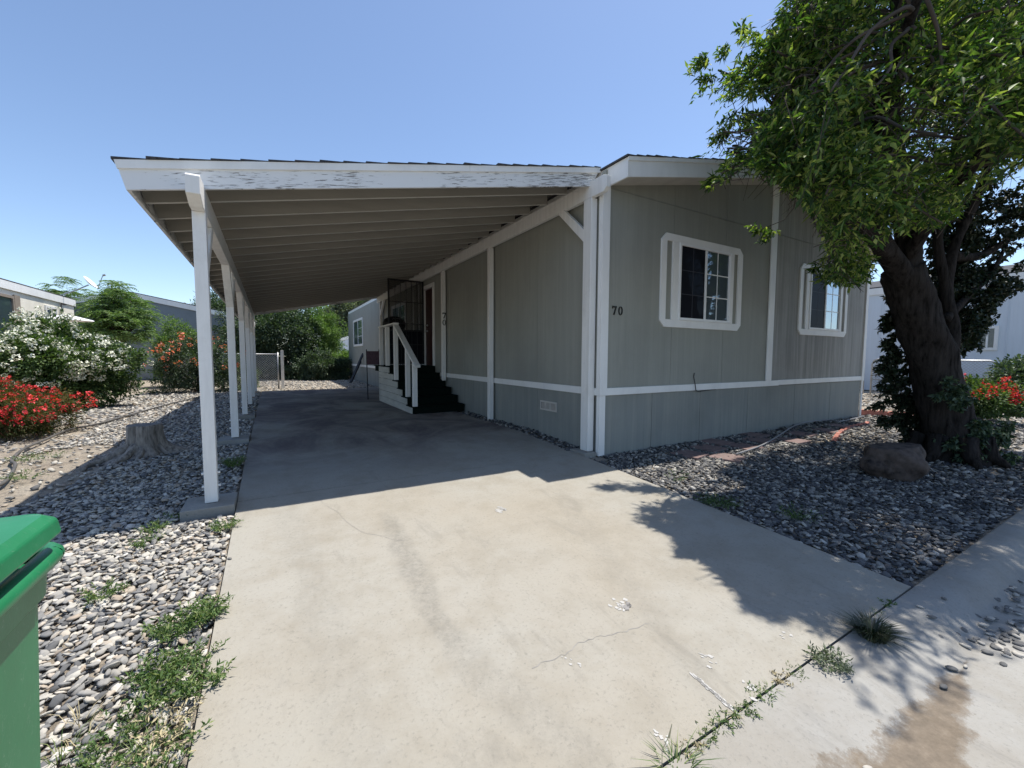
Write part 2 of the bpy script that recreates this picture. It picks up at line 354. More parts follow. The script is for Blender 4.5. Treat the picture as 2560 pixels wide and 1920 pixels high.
def bush(name, c, r, label, cat, mat, nclus=120, per=60, ll=.05, lw=.025, crad=.16, group=None, flowers=None, stems=True, full=.75, shell=.55):
    c = np.array(c, float); r = np.array(r, float); t = thing(name, (c[0], c[1], max(0, c[2]-r[2])), label, cat, group)
    u = unit(RNG.normal(0, 1, (nclus, 3))); k = RNG.uniform(shell, 1, nclus)[:, None]
    lump = 1+.16*np.sin(u[:, :1]*5+c[0])+.14*np.sin(u[:, 1:2]*6+c[1]*2)+.1*np.sin(u[:, 2:]*7)
    uu = u.copy(); hr = np.linalg.norm(u[:, :2], axis=1, keepdims=True); lowf = np.where(u[:, 2:] < 0, np.minimum(2.2, .95/np.maximum(hr, .01)), 1); uu[:, :2] *= lowf**full
    C = c+uu*r*k*lump; C[:, 2] = np.maximum(C[:, 2], t.location.z+.04)
    sz = crad*RNG.uniform(.6, 1.4, nclus)
    q = unit(RNG.normal(0, 1, (nclus, per, 3)))*RNG.uniform(.2, 1, (nclus, per, 1))
    P = (C[:, None, :]+q*sz[:, None, None]).reshape(-1, 3)
    D = (q+u[:, None, :]*.6+RNG.normal(0, .4, q.shape)).reshape(-1, 3)
    P[:, 2] = np.maximum(P[:, 2], t.location.z+.015)
    leaves('foliage', P, D, ll*RNG.uniform(.7, 1.3, len(P)), lw*RNG.uniform(.7, 1.3, len(P)), mat, t)
    if stems:
        m = MB(); base = Vector(c); base.z = t.location.z
        for i in range(min(26, nclus)):
            e = Vector(C[i]); mid = base.lerp(e, .5)+Vector((random.uniform(-.1, .1), random.uniform(-.1, .1), -.05))
            m.tube([base+Vector((random.uniform(-.12, .12)*r[0], random.uniform(-.12, .12)*r[1], 0)), mid, e], [.018, .012, .005], 5)
        m.build('stem', 'twig', t, smooth=True)
    if flowers:
        fm, nf, fs, np_, mode, lo = flowers
        uf = unit(RNG.normal(0, 1, (nf*3, 3))+np.array([0, -.25, .25])); uf = uf[uf[:, 2] > lo][:nf]
        lump = 1+.16*np.sin(uf[:, :1]*5+c[0])+.14*np.sin(uf[:, 1:2]*6+c[1]*2)+.1*np.sin(uf[:, 2:]*7)
        FC = c+uf*r*lump*RNG.uniform(.93, 1.1, (len(uf), 1)); FC[:, 2] = np.maximum(FC[:, 2], t.location.z+.06)
        s = fs*RNG.uniform(.6, 1.25, len(FC)); d = unit(RNG.normal(0, 1, (len(FC), np_, 3)))
        if mode == 'ball':
            P = FC[:, None, :]+d*s[:, None, None]*.7; D = np.cross(d, RNG.normal(0, 1, d.shape))+d*.3
            ll2 = np.repeat(s, np_)*.75
        else:
            P = FC[:, None, :]+d*s[:, None, None]*.3; D = d+uf[:, None, :]*.5; ll2 = np.repeat(s, np_)*.9
        o = leaves('blossoms', P.reshape(-1, 3), D.reshape(-1, 3), ll2, ll2*.7, fm, t); o['kind'] = 'stuff'
    return t
# ------------------------------------------------------------------ ground, driveway, street
def strip_ground():
    ys = [-60, -2.2, -.4, .6, .905, 2, 3, 4, 5, 5.7, 8, 12, 18, 30, 80, 400]; xs = [-400, -80, -30, -12, -6, -3, 0, 3, 4, 6, 9, 14, 20, 40, 120, 400]
    vs = [(x, y, (gf(y) if y >= .9 else -.42)-.035) for y in ys for x in xs]; k = len(xs)
    fs = [(j*k+i, j*k+i+1, (j+1)*k+i+1, (j+1)*k+i) for j in range(len(ys)-1) for i in range(k-1)]
    return MB().add(vs, fs).build('ground', 'soil')
tag(strip_ground(), kind='structure')
SX0, SX1 = -.285, 3.455
def slab(y0, y1, n):
    m = MB(); ys = [y0+(y1-y0)*i/n for i in range(n+1)]
    for i in range(n):
        a, b = ys[i], ys[i+1]
        m.add([(SX0, a, gf(a)), (SX1, a, gf(a)), (SX1, b, gf(b)), (SX0, b, gf(b)), (SX0, a, gf(a)-.1), (SX1, a, gf(a)-.1), (SX1, b, gf(b)-.1), (SX0, b, gf(b)-.1)],
              [(0, 1, 2, 3), (0, 4, 5, 1), (1, 5, 6, 2), (3, 2, 6, 7), (0, 3, 7, 4)] if n == 1 else [(0, 1, 2, 3), (0, 3, 7, 4), (1, 5, 6, 2)]+([(0, 4, 5, 1)] if i == 0 else [])+([(3, 2, 6, 7)] if i == n-1 else []))
    return m
dw = slab(.925, 4.262, 1); dw2 = slab(4.275, 5.7, 1); dw3 = slab(5.7, 16.3, 1)
dw.add(dw2.v, dw2.f); dw.add(dw3.v, dw3.f)
dwo = tag(dw.build('driveway', 'slab'), kind='structure')
def splat(name, cx, cy_, pieces, mat, zoff=.0025, z=None):
    m = MB()
    for (dx, dy, rx, ry, rot) in pieces:
        n = 18; x0, y0 = cx+dx, cy_+dy; vs = []
        for k in range(n):
            a = 2*math.pi*k/n; q = random.uniform(.55, 1.15); u, v = rx*q*math.cos(a), ry*q*math.sin(a)
            x, y = x0+u*math.cos(rot)-v*math.sin(rot), y0+u*math.sin(rot)+v*math.cos(rot)
            vs.append((x, y, (gf(y) if z is None else z)+zoff))
        vs.append((x0, y0, (gf(y0) if z is None else z)+zoff)); m.add(vs, [(k, (k+1) % n, n) for k in range(n)])
    return m.build(name, mat, dwo)
def gpt(px, py, lift=0):          # point of the sloping lot seen at a photo pixel
    v = _r2*((px-1280)/FPX) + _d2*((py-960)/FPX) + _f
    t = (-.285+lift-CAMH)/(v.z-.05*v.y); P = Vector((0, 0, CAMH))+v*t
    if P.y > 5.7: t = (lift-CAMH)/v.z; P = Vector((0, 0, CAMH))+v*t
    if P.y < .9: t = (-.24+lift-CAMH)/v.z; P = Vector((0, 0, CAMH))+v*t
    return P
for px, py, rx, ry, n, sp_ in ((1255, 1275, .05, .02, 12, .04), (1550, 1515, .026, .018, 14, .026), (1960, 1588, .03, .012, 4, .03), (1655, 1845, .018, .014, 7, .02), (1775, 1650, .03, .010, 8, .022), (1870, 1720, .03, .012, 7, .02), (1420, 1650, .02, .008, 6, .03)):
    P = gpt(px, py)
    for _ in range(1): splat('paint_smear', P.x, P.y, [(random.gauss(0, sp_), random.gauss(0, sp_), rx*random.uniform(.2, .8), ry*random.uniform(.3, .9), random.uniform(1.8, 2.4)) for _ in range(n)], 'spill', .0022)
P = gpt(1735, 1690); Q = gpt(1835, 1775)
splat('paint_smear', 0, 0, [(P.x+(Q.x-P.x)*k/13+random.gauss(0, .003), P.y+(Q.y-P.y)*k/13, .028, .006+.003*(k % 3), math.atan2(Q.y-P.y, Q.x-P.x)) for k in range(14)], 'spill')
def crack(pts, w_=.0022):
    m = MB(); P_ = [gpt(*p) for p in pts]; Q_ = []
    for a, b in zip(P_, P_[1:]):
        for k in range(7): q = a.lerp(b, k/7); Q_.append(Vector((q.x+random.gauss(0, .006), q.y+random.gauss(0, .006), 0)))
    Q_.append(P_[-1]); vs = []
    for i, q in enumerate(Q_):
        d = (Q_[min(i+1, len(Q_)-1)]-Q_[max(i-1, 0)]); n_ = Vector((-d.y, d.x, 0)).normalized()*w_*random.uniform(.3, 1)
        for sg in (1, -1): e = q+n_*sg; vs.append((e.x, e.y, gf(e.y)+.0012))
    m.add(vs, [(2*i, 2*i+1, 2*i+3, 2*i+2) for i in range(len(Q_)-1)]); return m.build('crack', 'cement', dwo)
crack([(1330, 1672), (1400, 1640), (1470, 1600), (1545, 1585), (1620, 1560)]); crack([(1700, 1335), (1780, 1400), (1850, 1440)], .0015); crack([(800, 1250), (900, 1330), (1010, 1352)], .0014)
P = gpt(1568, 1518); splat('cement_patch', P.x, P.y, [(0, 0, .035, .02, .4), (.02, .01, .03, .02, 1)], 'cement', .004)
# curb and gutter with the dip of the drive
def curb():
    xs = [-6+.25*i for i in range(150)]; prof = [(.915, 0), (.9, .0), (.80, -.002), (.72, -.010), (.64, -.028), (.58, -.040), (.45, -.034), (.10, -.010), (-.35, .010)]
    up = [(.915, 0), (.9, .012), (.80, .012), (.74, .008), (.68, -.03), (.60, -.075), (.45, -.068), (.10, -.035), (-.35, -.005)]
    vs = []
    for x in xs:
        k = min(1, max(0, (x-3.0)/.8)); k = k*k*(3-2*k); k2 = min(1, max(0, (-.3-x)/.8)); k = max(k, k2)
        for (a, b), (c, d) in zip(prof, up): vs.append((x, a*(1-k)+c*k, -.24-.004+b*(1-k)+d*k+.004))
    n = len(prof)
    fs = [(i*n+j, i*n+j+1, (i+1)*n+j+1, (i+1)*n+j) for i in range(len(xs)-1) for j in range(n-1)]
    m = MB().add(vs, fs); return m.build('curb', 'curb', smooth=True)
tag(curb(), kind='structure')
m = MB(); m.add([(-60, -6, -.258), (60, -6, -.258), (60, -.35, -.252), (-60, -.35, -.252)], [(0, 1, 2, 3)])
tag(m.build('road', 'asphalt'), kind='structure')
# rear yard and neighbour's driveway
m = MB(); m.add([(15.5, -.3, -.235), (60, -.3, -.235), (60, 2.2, -.16), (15.5, 2.2, -.16)], [(0, 1, 2, 3)])
tag(m.build('sidewalk', 'curb'), kind='structure')
# ------------------------------------------------------------------ river stones
def ico(sub):
    t = (1+5**.5)/2; v = [(-1, t, 0), (1, t, 0), (-1, -t, 0), (1, -t, 0), (0, -1, t), (0, 1, t), (0, -1, -t), (0, 1, -t), (t, 0, -1), (t, 0, 1), (-t, 0, -1), (-t, 0, 1)]
    f = [(0, 11, 5), (0, 5, 1), (0, 1, 7), (0, 7, 10), (0, 10, 11), (1, 5, 9), (5, 11, 4), (11, 10, 2), (10, 7, 6), (7, 1, 8), (3, 9, 4), (3, 4, 2), (3, 2, 6), (3, 6, 8), (3, 8, 9), (4, 9, 5), (2, 4, 11), (6, 2, 10), (8, 6, 7), (9, 8, 1)]
    v = [Vector(p).normalized() for p in v]
    for _ in range(sub):
        c = {}; nf = []
        def mid(a, b):
            k = (min(a, b), max(a, b))
            if k not in c: c[k] = len(v); v.append(((v[a]+v[b])/2).normalized())
            return c[k]
        for a, b, d in f:
            x, y, z = mid(a, b), mid(b, d), mid(d, a); nf += [(a, x, z), (b, y, x), (d, z, y), (x, y, z)]
        f = nf
    return np.array([list(p) for p in v]), np.array(f)
def stones(name, xy, zf, smin, smax, sub, mat, flat=.42, lift=0):
    V0, F0 = ico(sub); n = len(xy); k = len(V0)
    L = np.clip((smin+smax)/2*RNG.lognormal(-.1, .30, n), smin*.5, smax*1.12); sx = L; s2 = L*RNG.uniform(.42, .9, n); sz = L*RNG.uniform(.28, flat, n)
    base = V0[None]*np.stack([sx, s2, sz], 1)[:, None, :]*.5
    base = np.sign(base)*np.abs(base)
    base += RNG.normal(0, .05, (n, k, 3))*L[:, None, None]*(.75 if sub else .9)
    a = RNG.uniform(0, 2*np.pi, n); tl = RNG.normal(0, .28, n); tb = RNG.normal(0, .28, n)
    ca, sa = np.cos(a)[:, None], np.sin(a)[:, None]
    x, y, z = base[..., 0], base[..., 1], base[..., 2]
    z2 = z+x*np.sin(tl)[:, None]+y*np.sin(tb)[:, None]
    X = x*ca-y*sa+xy[:, :1]; Y = x*sa+y*ca+xy[:, 1:2]
    Z = z2+(np.array([zf(q[1]) for q in xy])+lift+sz*.25+RNG.uniform(-.006, .014, n))[:, None]
    V = np.stack([X, Y, Z], 2).reshape(-1, 3); F = (F0[None]+(np.arange(n)*k)[:, None, None]).reshape(-1, 3)
    return numpy_mesh(name, V, F, mat, smooth=True)
def grid_pts(x0, x1, y0, y1, d, keep=lambda x, y: True):
    X, Y = np.meshgrid(np.arange(x0, x1, d), np.arange(y0, y1, d*.9)); p = np.stack([X.ravel(), Y.ravel()], 1)
    p = p+RNG.uniform(-.55, .55, p.shape)*d
    return np.array([q for q in p if keep(q[0], q[1])])
def vis(x, y):                    # roughly inside the view
    px, py, z = project([(x, y, gf(y))]); return z[0] > .2 and -260 < px[0] < 2820 and py[0] < 2300
def bare(x, y):                   # bare dirt patch left of the stump
    return ((x+2.15)/.55)**2+((y-6.2)/1.5)**2 < 1 or ((x+3.0)/.5)**2+((y-8.6)/1.6)**2 < 1
def pad_area(x, y): return -.68 < x < -.24 and any(abs(y-p) < .21 for p in (4.22, 6.97, 9.6))
kL = lambda x, y: vis(x, y) and x < SX0-.02 and not pad_area(x, y) and not (bare(x, y) and random.random() > .12)
near = grid_pts(-3.2, SX0, 1.0, 5.2, .028, kL)
o = stones('gravel', near, lambda y: gf(y)-.026, .025, .056, 1, 'stone'); tag(o, 'river stones of mixed greys beside the driveway near the green bin', 'gravel', kind='stuff')
o2 = stones('gravel', grid_pts(-3.4, SX0, 5.2, 10.5, .043, kL), lambda y: gf(y)-.026, .034, .07, 0, 'stone'); tag(o2, 'river stones around the tree stump left of the carport', 'gravel', kind='stuff')
o3 = stones('gravel', grid_pts(-3.6, SX0, 10.5, 17.5, .085, kL), lambda y: -.03, .06, .11, 0, 'stone'); tag(o3, 'river stones in front of the flowering bushes', 'gravel', kind='stuff')
kR = lambda x, y: vis(x, y) and x > SX1+.015 and not (x > 3.65 and y > 4.07) and not (3.48 < x < 3.72 and 3.9 < y < 4.1)
flagpos = [(4.9, 3.62, .2), (5.45, 3.72, .1), (5.25, 3.3, .3), (6.05, 3.55, -.1), (6.7, 3.7, .2), (7.2, 3.45, 0), (7.9, 3.65, .15), (8.7, 3.6, -.1), (9.5, 3.7, .1), (5.9, 3.9, .05), (7.0, 3.95, .1)]
kR2 = lambda x, y: kR(x, y) and not (any(abs(x-a) < .17 and abs(y-b) < .17 for a, b, _ in flagpos) and random.random() > .13)
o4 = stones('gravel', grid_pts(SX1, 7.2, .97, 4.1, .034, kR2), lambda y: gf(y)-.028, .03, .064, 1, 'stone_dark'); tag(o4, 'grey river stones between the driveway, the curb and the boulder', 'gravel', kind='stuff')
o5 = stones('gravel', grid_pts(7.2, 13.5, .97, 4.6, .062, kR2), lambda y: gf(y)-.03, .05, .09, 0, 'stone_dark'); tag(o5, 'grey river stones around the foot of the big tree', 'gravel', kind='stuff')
o5 = stones('gravel', grid_pts(13.5, 24, 1.0, 6.0, .11, vis), lambda y: gf(y)-.03, .07, .12, 0, 'stone'); tag(o5, 'sunlit pale stones in the yard beyond the big tree', 'gravel', kind='stuff')
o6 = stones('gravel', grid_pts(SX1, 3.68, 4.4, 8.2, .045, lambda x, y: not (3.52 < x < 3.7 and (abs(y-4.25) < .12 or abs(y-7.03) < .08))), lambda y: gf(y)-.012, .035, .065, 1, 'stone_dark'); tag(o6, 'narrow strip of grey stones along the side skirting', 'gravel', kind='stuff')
o7 = stones('gravel', grid_pts(-2.6, 5.5, 16.4, 25, .13, vis), lambda y: -.04, .05, .10, 0, 'stone'); tag(o7, 'pale chippings on the back yard behind the carport', 'gravel', kind='stuff')
# loose stones lying on curb and driveway, one by one
spill = [(2300, 1520), (2330, 1545), (2360, 1500), (2385, 1530), (2410, 1560), (2440, 1520), (2470, 1490), (2440, 1580), (2480, 1560), (2500, 1600), (2540, 1560), (2520, 1500), (2530, 1450), (2480, 1440), (2455, 1465), (2550, 1620), (2510, 1645), (2470, 1615), (2415, 1600), (2545, 1590), (2350, 1580), (2460, 1545), (2490, 1525), (2380, 1656), (2415, 1650), (2360, 1700), (574, 1398), (2170, 1900), (2556, 1530), (2505, 1575), (2530, 1535), (2395, 1570)]
for _ in range(70): spill.append((random.triangular(2390, 2560, 2560), random.uniform(1430, 1625)))
for i, (px, py) in enumerate(spill):
    P = gpt(px, py); V0, F0 = ico(1); L = random.uniform(.028, .05) if px > 1000 else .035
    s = np.array([L, L*random.uniform(.5, .75), L*.32])*.5; a = random.uniform(0, 6.28)
    q = V0*s*(1+RNG.normal(0, .08, V0.shape)); q = np.stack([q[:, 0]*math.cos(a)-q[:, 1]*math.sin(a), q[:, 0]*math.sin(a)+q[:, 1]*math.cos(a), q[:, 2]], 1)
    k = min(1, max(0, (P.x-3.0)/.8)) if px > 1000 else 0
    if P.y < .9: zz = -.24 + (.012*k if P.y > .74 else (-.03-.03*k if P.y > .6 else -.035-.03*k))
    else: zz = gf(P.y)
    o = numpy_mesh('pebble', q+np.array([P.x, P.y, zz+s[2]*.8]), F0, 'stone_dark' if i % 3 else 'stone', smooth=True)
    if px < 1000: tag(o, 'single dark pebble on the left edge of the driveway concrete', 'pebble')
    elif (px, py) in ((2380, 1656), (2415, 1650)): tag(o, 'one of two flat pebbles lying apart in the sun on the gutter', 'pebble', 'two stray gutter pebbles')
    elif (px, py) == (2360, 1700): tag(o, 'brown pebble on the dried mud patch of the gutter', 'pebble')
    elif (px, py) == (2170, 1900): tag(o, 'dark curled pebble in the mud at the bottom edge', 'pebble')
    elif True: tag(o, 'flat grey pebble spilled on the curb top', 'pebble', 'pebbles spilled from the gravel onto the curb')
# ------------------------------------------------------------------ the mobile home
HX0, HX1, HY0, HY1 = 3.69, 11.38, 4.08, 24.0
BZ0, BZ1 = .695, .79
def rz(x): return 3.58+.207*(x-3.75) if x < 7.57 else 3.58+.207*(7.57-3.75)-.207*(x-7.57)   # top of main roof
home = thing('mobile_home', (HX0, HY0, gf(HY0)), 'grey mobile home with white trim behind the carport', 'house')
m = MB()
seams = [HX0+.10, 5.03, 6.25, 7.47, 7.68, 8.88, 10.1, 11.28]
def gablepanels(xa, xb, m):
    zt = 3.335; g = .003
    t0 = min(zt, rz(xa)-.02); t1 = min(zt, rz(xb)-.02)
    m.prism([(xa+g, BZ1), (xb-g, BZ1), (xb-g, t1), (xa+g, t0)], 1, HY0, HY0+.06)
    if rz(xa) > 3.4 or rz(xb) > 3.4:
        a, b = xa, xb
        pts = [(a+g, 3.347), (b-g, 3.347), (b-g, rz(b)-.03)]+([(7.57, rz(7.57)-.03)] if a < 7.57 < b else [])+[(a+g, rz(a)-.03)]
        m.prism(pts, 1, HY0-.004, HY0+.056)
gablepanels(HX0+.02, 5.03, m); gablepanels(5.03, 6.25, m); gablepanels(6.25, 7.55, m)
m.box(HX0+.03, HY0+.062, .1, HX1-.03, HY0+.08, 3.3)
m.build('wall', 'siding', home)
m = MB(); gablepanels(7.55, 8.88, m); gablepanels(8.88, 10.1, m); gablepanels(10.1, HX1-.02, m)
m.build('wall', 'siding_worn', home, label='weathered right half of the gable wall')
m = MB(); y = HY0+.1
ys = [HY0+.052, 5.56, 6.8, 8.02, 9.24, 10.3, 11.3, 12.4, 13.6, 14.8, 16.0, 17.2, 18.4, 19.6, 20.8, 22, 23.2, HY1]
for a, b in zip(ys, ys[1:]):
    if abs(a-10.3) < .01:
        m.box(HX0, a, BZ1, HX0+.05, 10.36, 3.4); m.box(HX0, 10.36, 3.06, HX0+.05, 11.3, 3.4); continue
    m.box(HX0, a+.0025, BZ1, HX0+.05, b-.0025, 3.42)
m.box(HX0+.052, HY0+.2, .1, HX0+.07, 10.36, 3.4); m.box(HX0+.052, 11.25, .1, HX0+.07, HY1, 3.4)
m.build('wall', 'siding', home, label='side wall under the carport')
m = MB(); m.box(HX1-.05, HY0+.1, .0, HX1, HY1, 3.5); m.box(HX0+.1, HY1-.06, 0, HX1-.1, HY1, 3.5); m.build('wall', 'siding', home)
m = MB(); sk = [HX0+.09, 4.68, 5.75, 7.03, 8.55, 9.95, HX1-.06]
for i, (a, b) in enumerate(zip(sk, sk[1:])):
    dy = (.0, .006, -.004, .006, 0, .004)[i]; dy2 = (.004, -.003, .008, -.002, .005, 0)[i]
    m.add([(a+.007, HY0+.012+dy, -.16), (b-.004, HY0+.012+dy2, -.16), (b-.004, HY0+.012, BZ0), (a+.004, HY0+.012, BZ0), (a+.004, HY0+.03+dy, -.16), (b-.004, HY0+.03+dy2, -.16), (b-.004, HY0+.03, BZ0), (a+.004, HY0+.03, BZ0)],
          [(0, 1, 2, 3), (7, 6, 5, 4), (0, 4, 5, 1), (1, 5, 6, 2), (2, 6, 7, 3), (3, 7, 4, 0)])
m.build('skirting', 'skirt', home)
m = MB()
for a, b in zip(ys, ys[1:]): m.box(HX0+.012, a+.003, -.12, HX0+.03, b-.003, BZ0)
m.build('skirting', 'skirt', home)
m = MB(); m.box(HX0+.1, HY0-.022, BZ0, 7.92, HY0+.03, BZ1); m.build('belt_board', 'white', home, .003)
m = MB(); m.box(7.925, HY0-.018, BZ0+.01, HX1-.02, HY0+.03, BZ1+.004); m.build('belt_board', 'white', home, .003)
m = MB(); m.box(HX0-.02, HY0+.051, BZ0, HX0+.03, 10.28, BZ1); m.build('belt_board', 'white', home, .003)
m = MB(); m.box(HX0-.02, 12.6, BZ0, HX0+.03, HY1, BZ1); m.build('belt_board', 'white', home, .003)
m = MB(); m.box(HX0-.025, HY0-.025, BZ0, HX0+.1, HY0+.0, 3.36); m.box(HX0-.025, HY0+.0005, BZ0, HX0-.0005, HY0+.05, 3.36); m.build('corner_board', 'white', home, .003)
m = MB(); m.box(HX0-.015, HY0-.012, -.1, HX0+.085, HY0+.012, BZ0-.003); m.box(HX0-.015, HY0+.0125, -.1, HX0+.008, HY0+.05, BZ0-.003); m.build('corner_board', 'white', home, .003)
m = MB(); m.box(HX1-.09, HY0-.025, BZ0, HX1+.025, HY0+.0, 3.5); m.box(HX1+.001, HY0+.0005, BZ0, HX1+.025, HY0+.1, 3.5); m.build('corner_board', 'white', home, .003)
m = MB(); m.box(HX1-.06, HY0-.012, -.14, HX1+.015, HY0+.01, BZ0-.003); m.build('corner_board', 'white', home, .003)
m = MB(); m.box(7.49, HY0-.028, BZ1+.001, 7.66, HY0-.006, 4.16); m.build('centre_board', 'white', home, .003)
m = MB(); m.box(HX0+.1, HY0-.012, 3.335, HX1-.1, HY0+.0, 3.346); m.build('flashing', 'skirt', home)
# roof: shingles in courses, fascia, soffit
RY0 = 3.73
roof = MB()
def course(x0, x1, y0, y1, zf, exp=.16, off=0, th=.012):
    n = int(abs(x1-x0)/exp)+1; sgn = 1 if x1 > x0 else -1; mm = MB()
    for i in range(n):
        a = x0+sgn*exp*i; b = x0+sgn*min(exp*(i+1)+.02, abs(x1-x0)) if i < n-1 else x1
        j = random.uniform(-.006, .01); l = random.uniform(.0, .012)
        vs = []
        for yy in (y0+j, y1):
            vs += [(a, yy, zf(a)+.001), (a, yy, zf(a)+th+l), (b, yy, zf(b)+.004), (b, yy, zf(b)+.001)]
        mm.add(vs, [(0, 1, 2, 3), (7, 6, 5, 4), (0, 4, 5, 1), (1, 5, 6, 2), (2, 6, 7, 3), (3, 7, 4, 0)])
    return mm
s1 = course(3.72, 7.57, RY0-.02, HY1+.3, rz); s2 = course(11.48, 7.57, RY0-.02, HY1+.3, rz); s1.add(s2.v, s2.f)
s1.build('roof', 'shingle', home)
m = MB()
m.prism([(3.75, rz(3.75)-.002), (7.57, rz(7.57)-.002), (7.57, rz(7.57)-.05), (3.75, rz(3.75)-.05)], 1, RY0-.012, RY0+.001)
m.prism([(11.45, rz(11.45)-.002), (7.57, rz(7.57)-.002), (7.57, rz(7.57)-.05), (11.45, rz(11.45)-.05)], 1, RY0-.012, RY0+.001)
m.build('fascia_trim', 'white', home)
m = MB(); m.prism([(3.775, rz(3.775)-.004), (7.57, rz(7.57)-.004), (7.57, rz(7.57)-.235), (3.775, rz(3.775)-.235)], 1, RY0+.0015, RY0+.022); m.build('fascia', 'white', home)
m = MB(); m.prism([(7.572, rz(7.57)-.004), (11.45, rz(11.45)-.004), (11.45, rz(11.45)-.235), (7.572, rz(7.57)-.235)], 1, RY0+.0015, RY0+.022); m.build('fascia', 'white', home)
m = MB(); m.box(3.75, RY0+.0015, rz(3.75)-.235, 3.774, HY1+.25, rz(3.75)-.004); m.build('fascia', 'white', home, label='eave fascia on the carport side')
m = MB(); m.box(11.451, RY0+.0015, rz(11.45)-.235, 11.475, HY1+.25, rz(11.45)-.004); m.build('fascia', 'white', home)
m = MB(); m.prism([(3.776, rz(3.776)-.222), (7.57, rz(7.57)-.222), (11.45, rz(11.45)-.222), (11.45, rz(11.45)-.2), (7.57, rz(7.57)-.2), (3.776, rz(3.776)-.2)], 1, RY0+.023, HY0-.005); m.build('soffit', 'soffit', home)
m = MB(); m.prism([(3.78, rz(3.78)-.19), (7.57, rz(7.57)-.19), (11.45, rz(11.45)-.19), (11.45, rz(11.45)-.02), (7.57, rz(7.57)-.02), (3.78, rz(3.78)-.02)], 1, HY0+.07, HY1+.2); m.build('roof_frame', 'deck', home)
def window(x0, bright):
    X = lambda d: x0+d; y0 = HY0
    w_ = MB(); c = .09; a0, a1, z0, z1 = X(0), X(1.92), 1.63, 2.94
    ring = [(a0+c, z0), (a1-c, z0), (a1, z0+c), (a1, z1-c), (a1-c, z1), (a0+c, z1), (a0, z1-c), (a0, z0+c)]
    i0, i1, j0, j1 = X(.11), X(1.81), z0+.11, z1-.10
    inner = [(i0, j0), (i1, j0), (i1, j0), (i1, j1), (i1, j1), (i0, j1), (i0, j1), (i0, j0)]
    vs = [(u, y0-.024, v) for u, v in ring]+[(u, y0-.024, v) for u, v in inner]+[(u, y0+.001, v) for u, v in ring]+[(u, y0+.001, v) for u, v in inner]
    fs = []
    for k in range(8):
        n = (k+1) % 8; fs += [(k, n, 8+n, 8+k), (16+n, 16+k, 24+k, 24+n), (k, 16+k, 16+n, n), (8+n, 24+n, 24+k, 8+k)]
    w_.add(vs, fs)
    w_.box(X(.235), y0-.0235, j0+.0005, X(.37), y0+.001, j1-.0005); w_.box(X(1.61), y0-.0235, j0+.0005, X(1.69), y0+.001, j1-.0005)
    root = bpy.data.objects.new('window', None); link(root, home); root.location = (x0-home.location.x, y0-home.location.y, 1.63-home.location.z)
    w_.build('trim', 'white', root, .002)
    f = MB(); A, B, Z0, Z1 = X(.371), X(1.609), j0+.001, j1-.001
    for b in ((A, Z0, A+.035, Z1), (B-.035, Z0, B, Z1), (A+.035, Z0, B-.035, Z0+.035), (A+.035, Z1-.035, B-.035, Z1)): f.box(b[0], y0-.035, b[1], b[2], y0-.001, b[3])
    mx = X(.985); f.box(mx-.02, y0-.03, Z0+.035, mx+.02, y0-.001, Z1-.035)
    f.box(A+.035, y0-.028, Z0+.035, A+.05, y0-.001, Z1-.035); f.box(B-.05, y0-.02, Z0+.035, B-.035, y0-.001, Z1-.035)
    f.build('frame', 'vinyl', root, .002)
    s = MB(); s.box(A+.05, y0-.016, Z0+.035, mx-.02, y0-.012, Z1-.035); s.build('insect_screen', 'screen2' if bright else 'screen', root)
    g = MB(); g.box(mx+.02, y0-.010, Z0+.035, B-.05, y0-.006, Z1-.035); g.build('pane', 'glassbright' if bright else 'glass', root)
    gr = MB(); h = (Z1-Z0-.07)/3
    xm = (mx+.02+B-.05)/2; gr.box(xm-.008, y0-.0135, Z0+.035, xm+.008, y0-.0102, Z1-.035)
    for k in (1, 2): gr.box(mx+.02, y0-.0140, Z0+.035+h*k-.008, B-.05, y0-.0137, Z0+.035+h*k+.008)
    gr.build('glazing_bars', 'vinyl', root)
    gr = MB(); xm = (A+.05+mx-.02)/2; gr.box(xm-.006, y0-.0172, Z0+.035, xm+.006, y0-.0163, Z1-.035)
    for k in (1, 2): gr.box(A+.05, y0-.0180, Z0+.035+h*k-.006, mx-.02, y0-.0175, Z0+.035+h*k+.006)
    gr.build('glazing_bars', M['bars_dim'], root)
    return root
M['bars_dim'] = paint('glazing bars dulled by the screen', (.035, .038, .05), .6, .05)
w1 = window(4.758, False); w1['label'] = 'window nearer the carport with dark panes'
w2 = window(8.50, True); w2['label'] = 'window nearer the tree reflecting pale sky'
def side_window(y0, y1, z0, z1):
    root = bpy.data.objects.new('window', None); link(root, home); root.location = (HX0-home.location.x, y0-home.location.y, z0-home.location.z)
    m = MB()
    for b in ((y0, z0, y0+.1, z1), (y1-.1, z0, y1, z1), (y0+.1, z0, y1-.1, z0+.1), (y0+.1, z1-.1, y1-.1, z1)): m.box(HX0-.03, b[0], b[1], HX0-.001, b[2], b[3])
    m.build('frame', 'white', root, .003)
    m = MB(); m.box(HX0-.012, y0+.1, z0+.1, HX0-.008, (y0+y1)/2-.02, z1-.1); m.build('pane', 'glassbright', root)
    m = MB(); m.box(HX0-.012, (y0+y1)/2+.02, z0+.1, HX0-.008, y1-.1, z1-.1); m.build('pane', 'glass', root)
    m = MB(); m.box(HX0-.022, (y0+y1)/2-.02, z0+.1, HX0-.006, (y0+y1)/2+.02, z1-.1)
    for k in (1, 2): m.box(HX0-.016, y0+.1, z0+.1+(z1-z0-.2)*k/3-.008, HX0-.0122, (y0+y1)/2-.02, z0+.1+(z1-z0-.2)*k/3+.008)
    m.build('glazing_bars', 'vinyl', root); return root
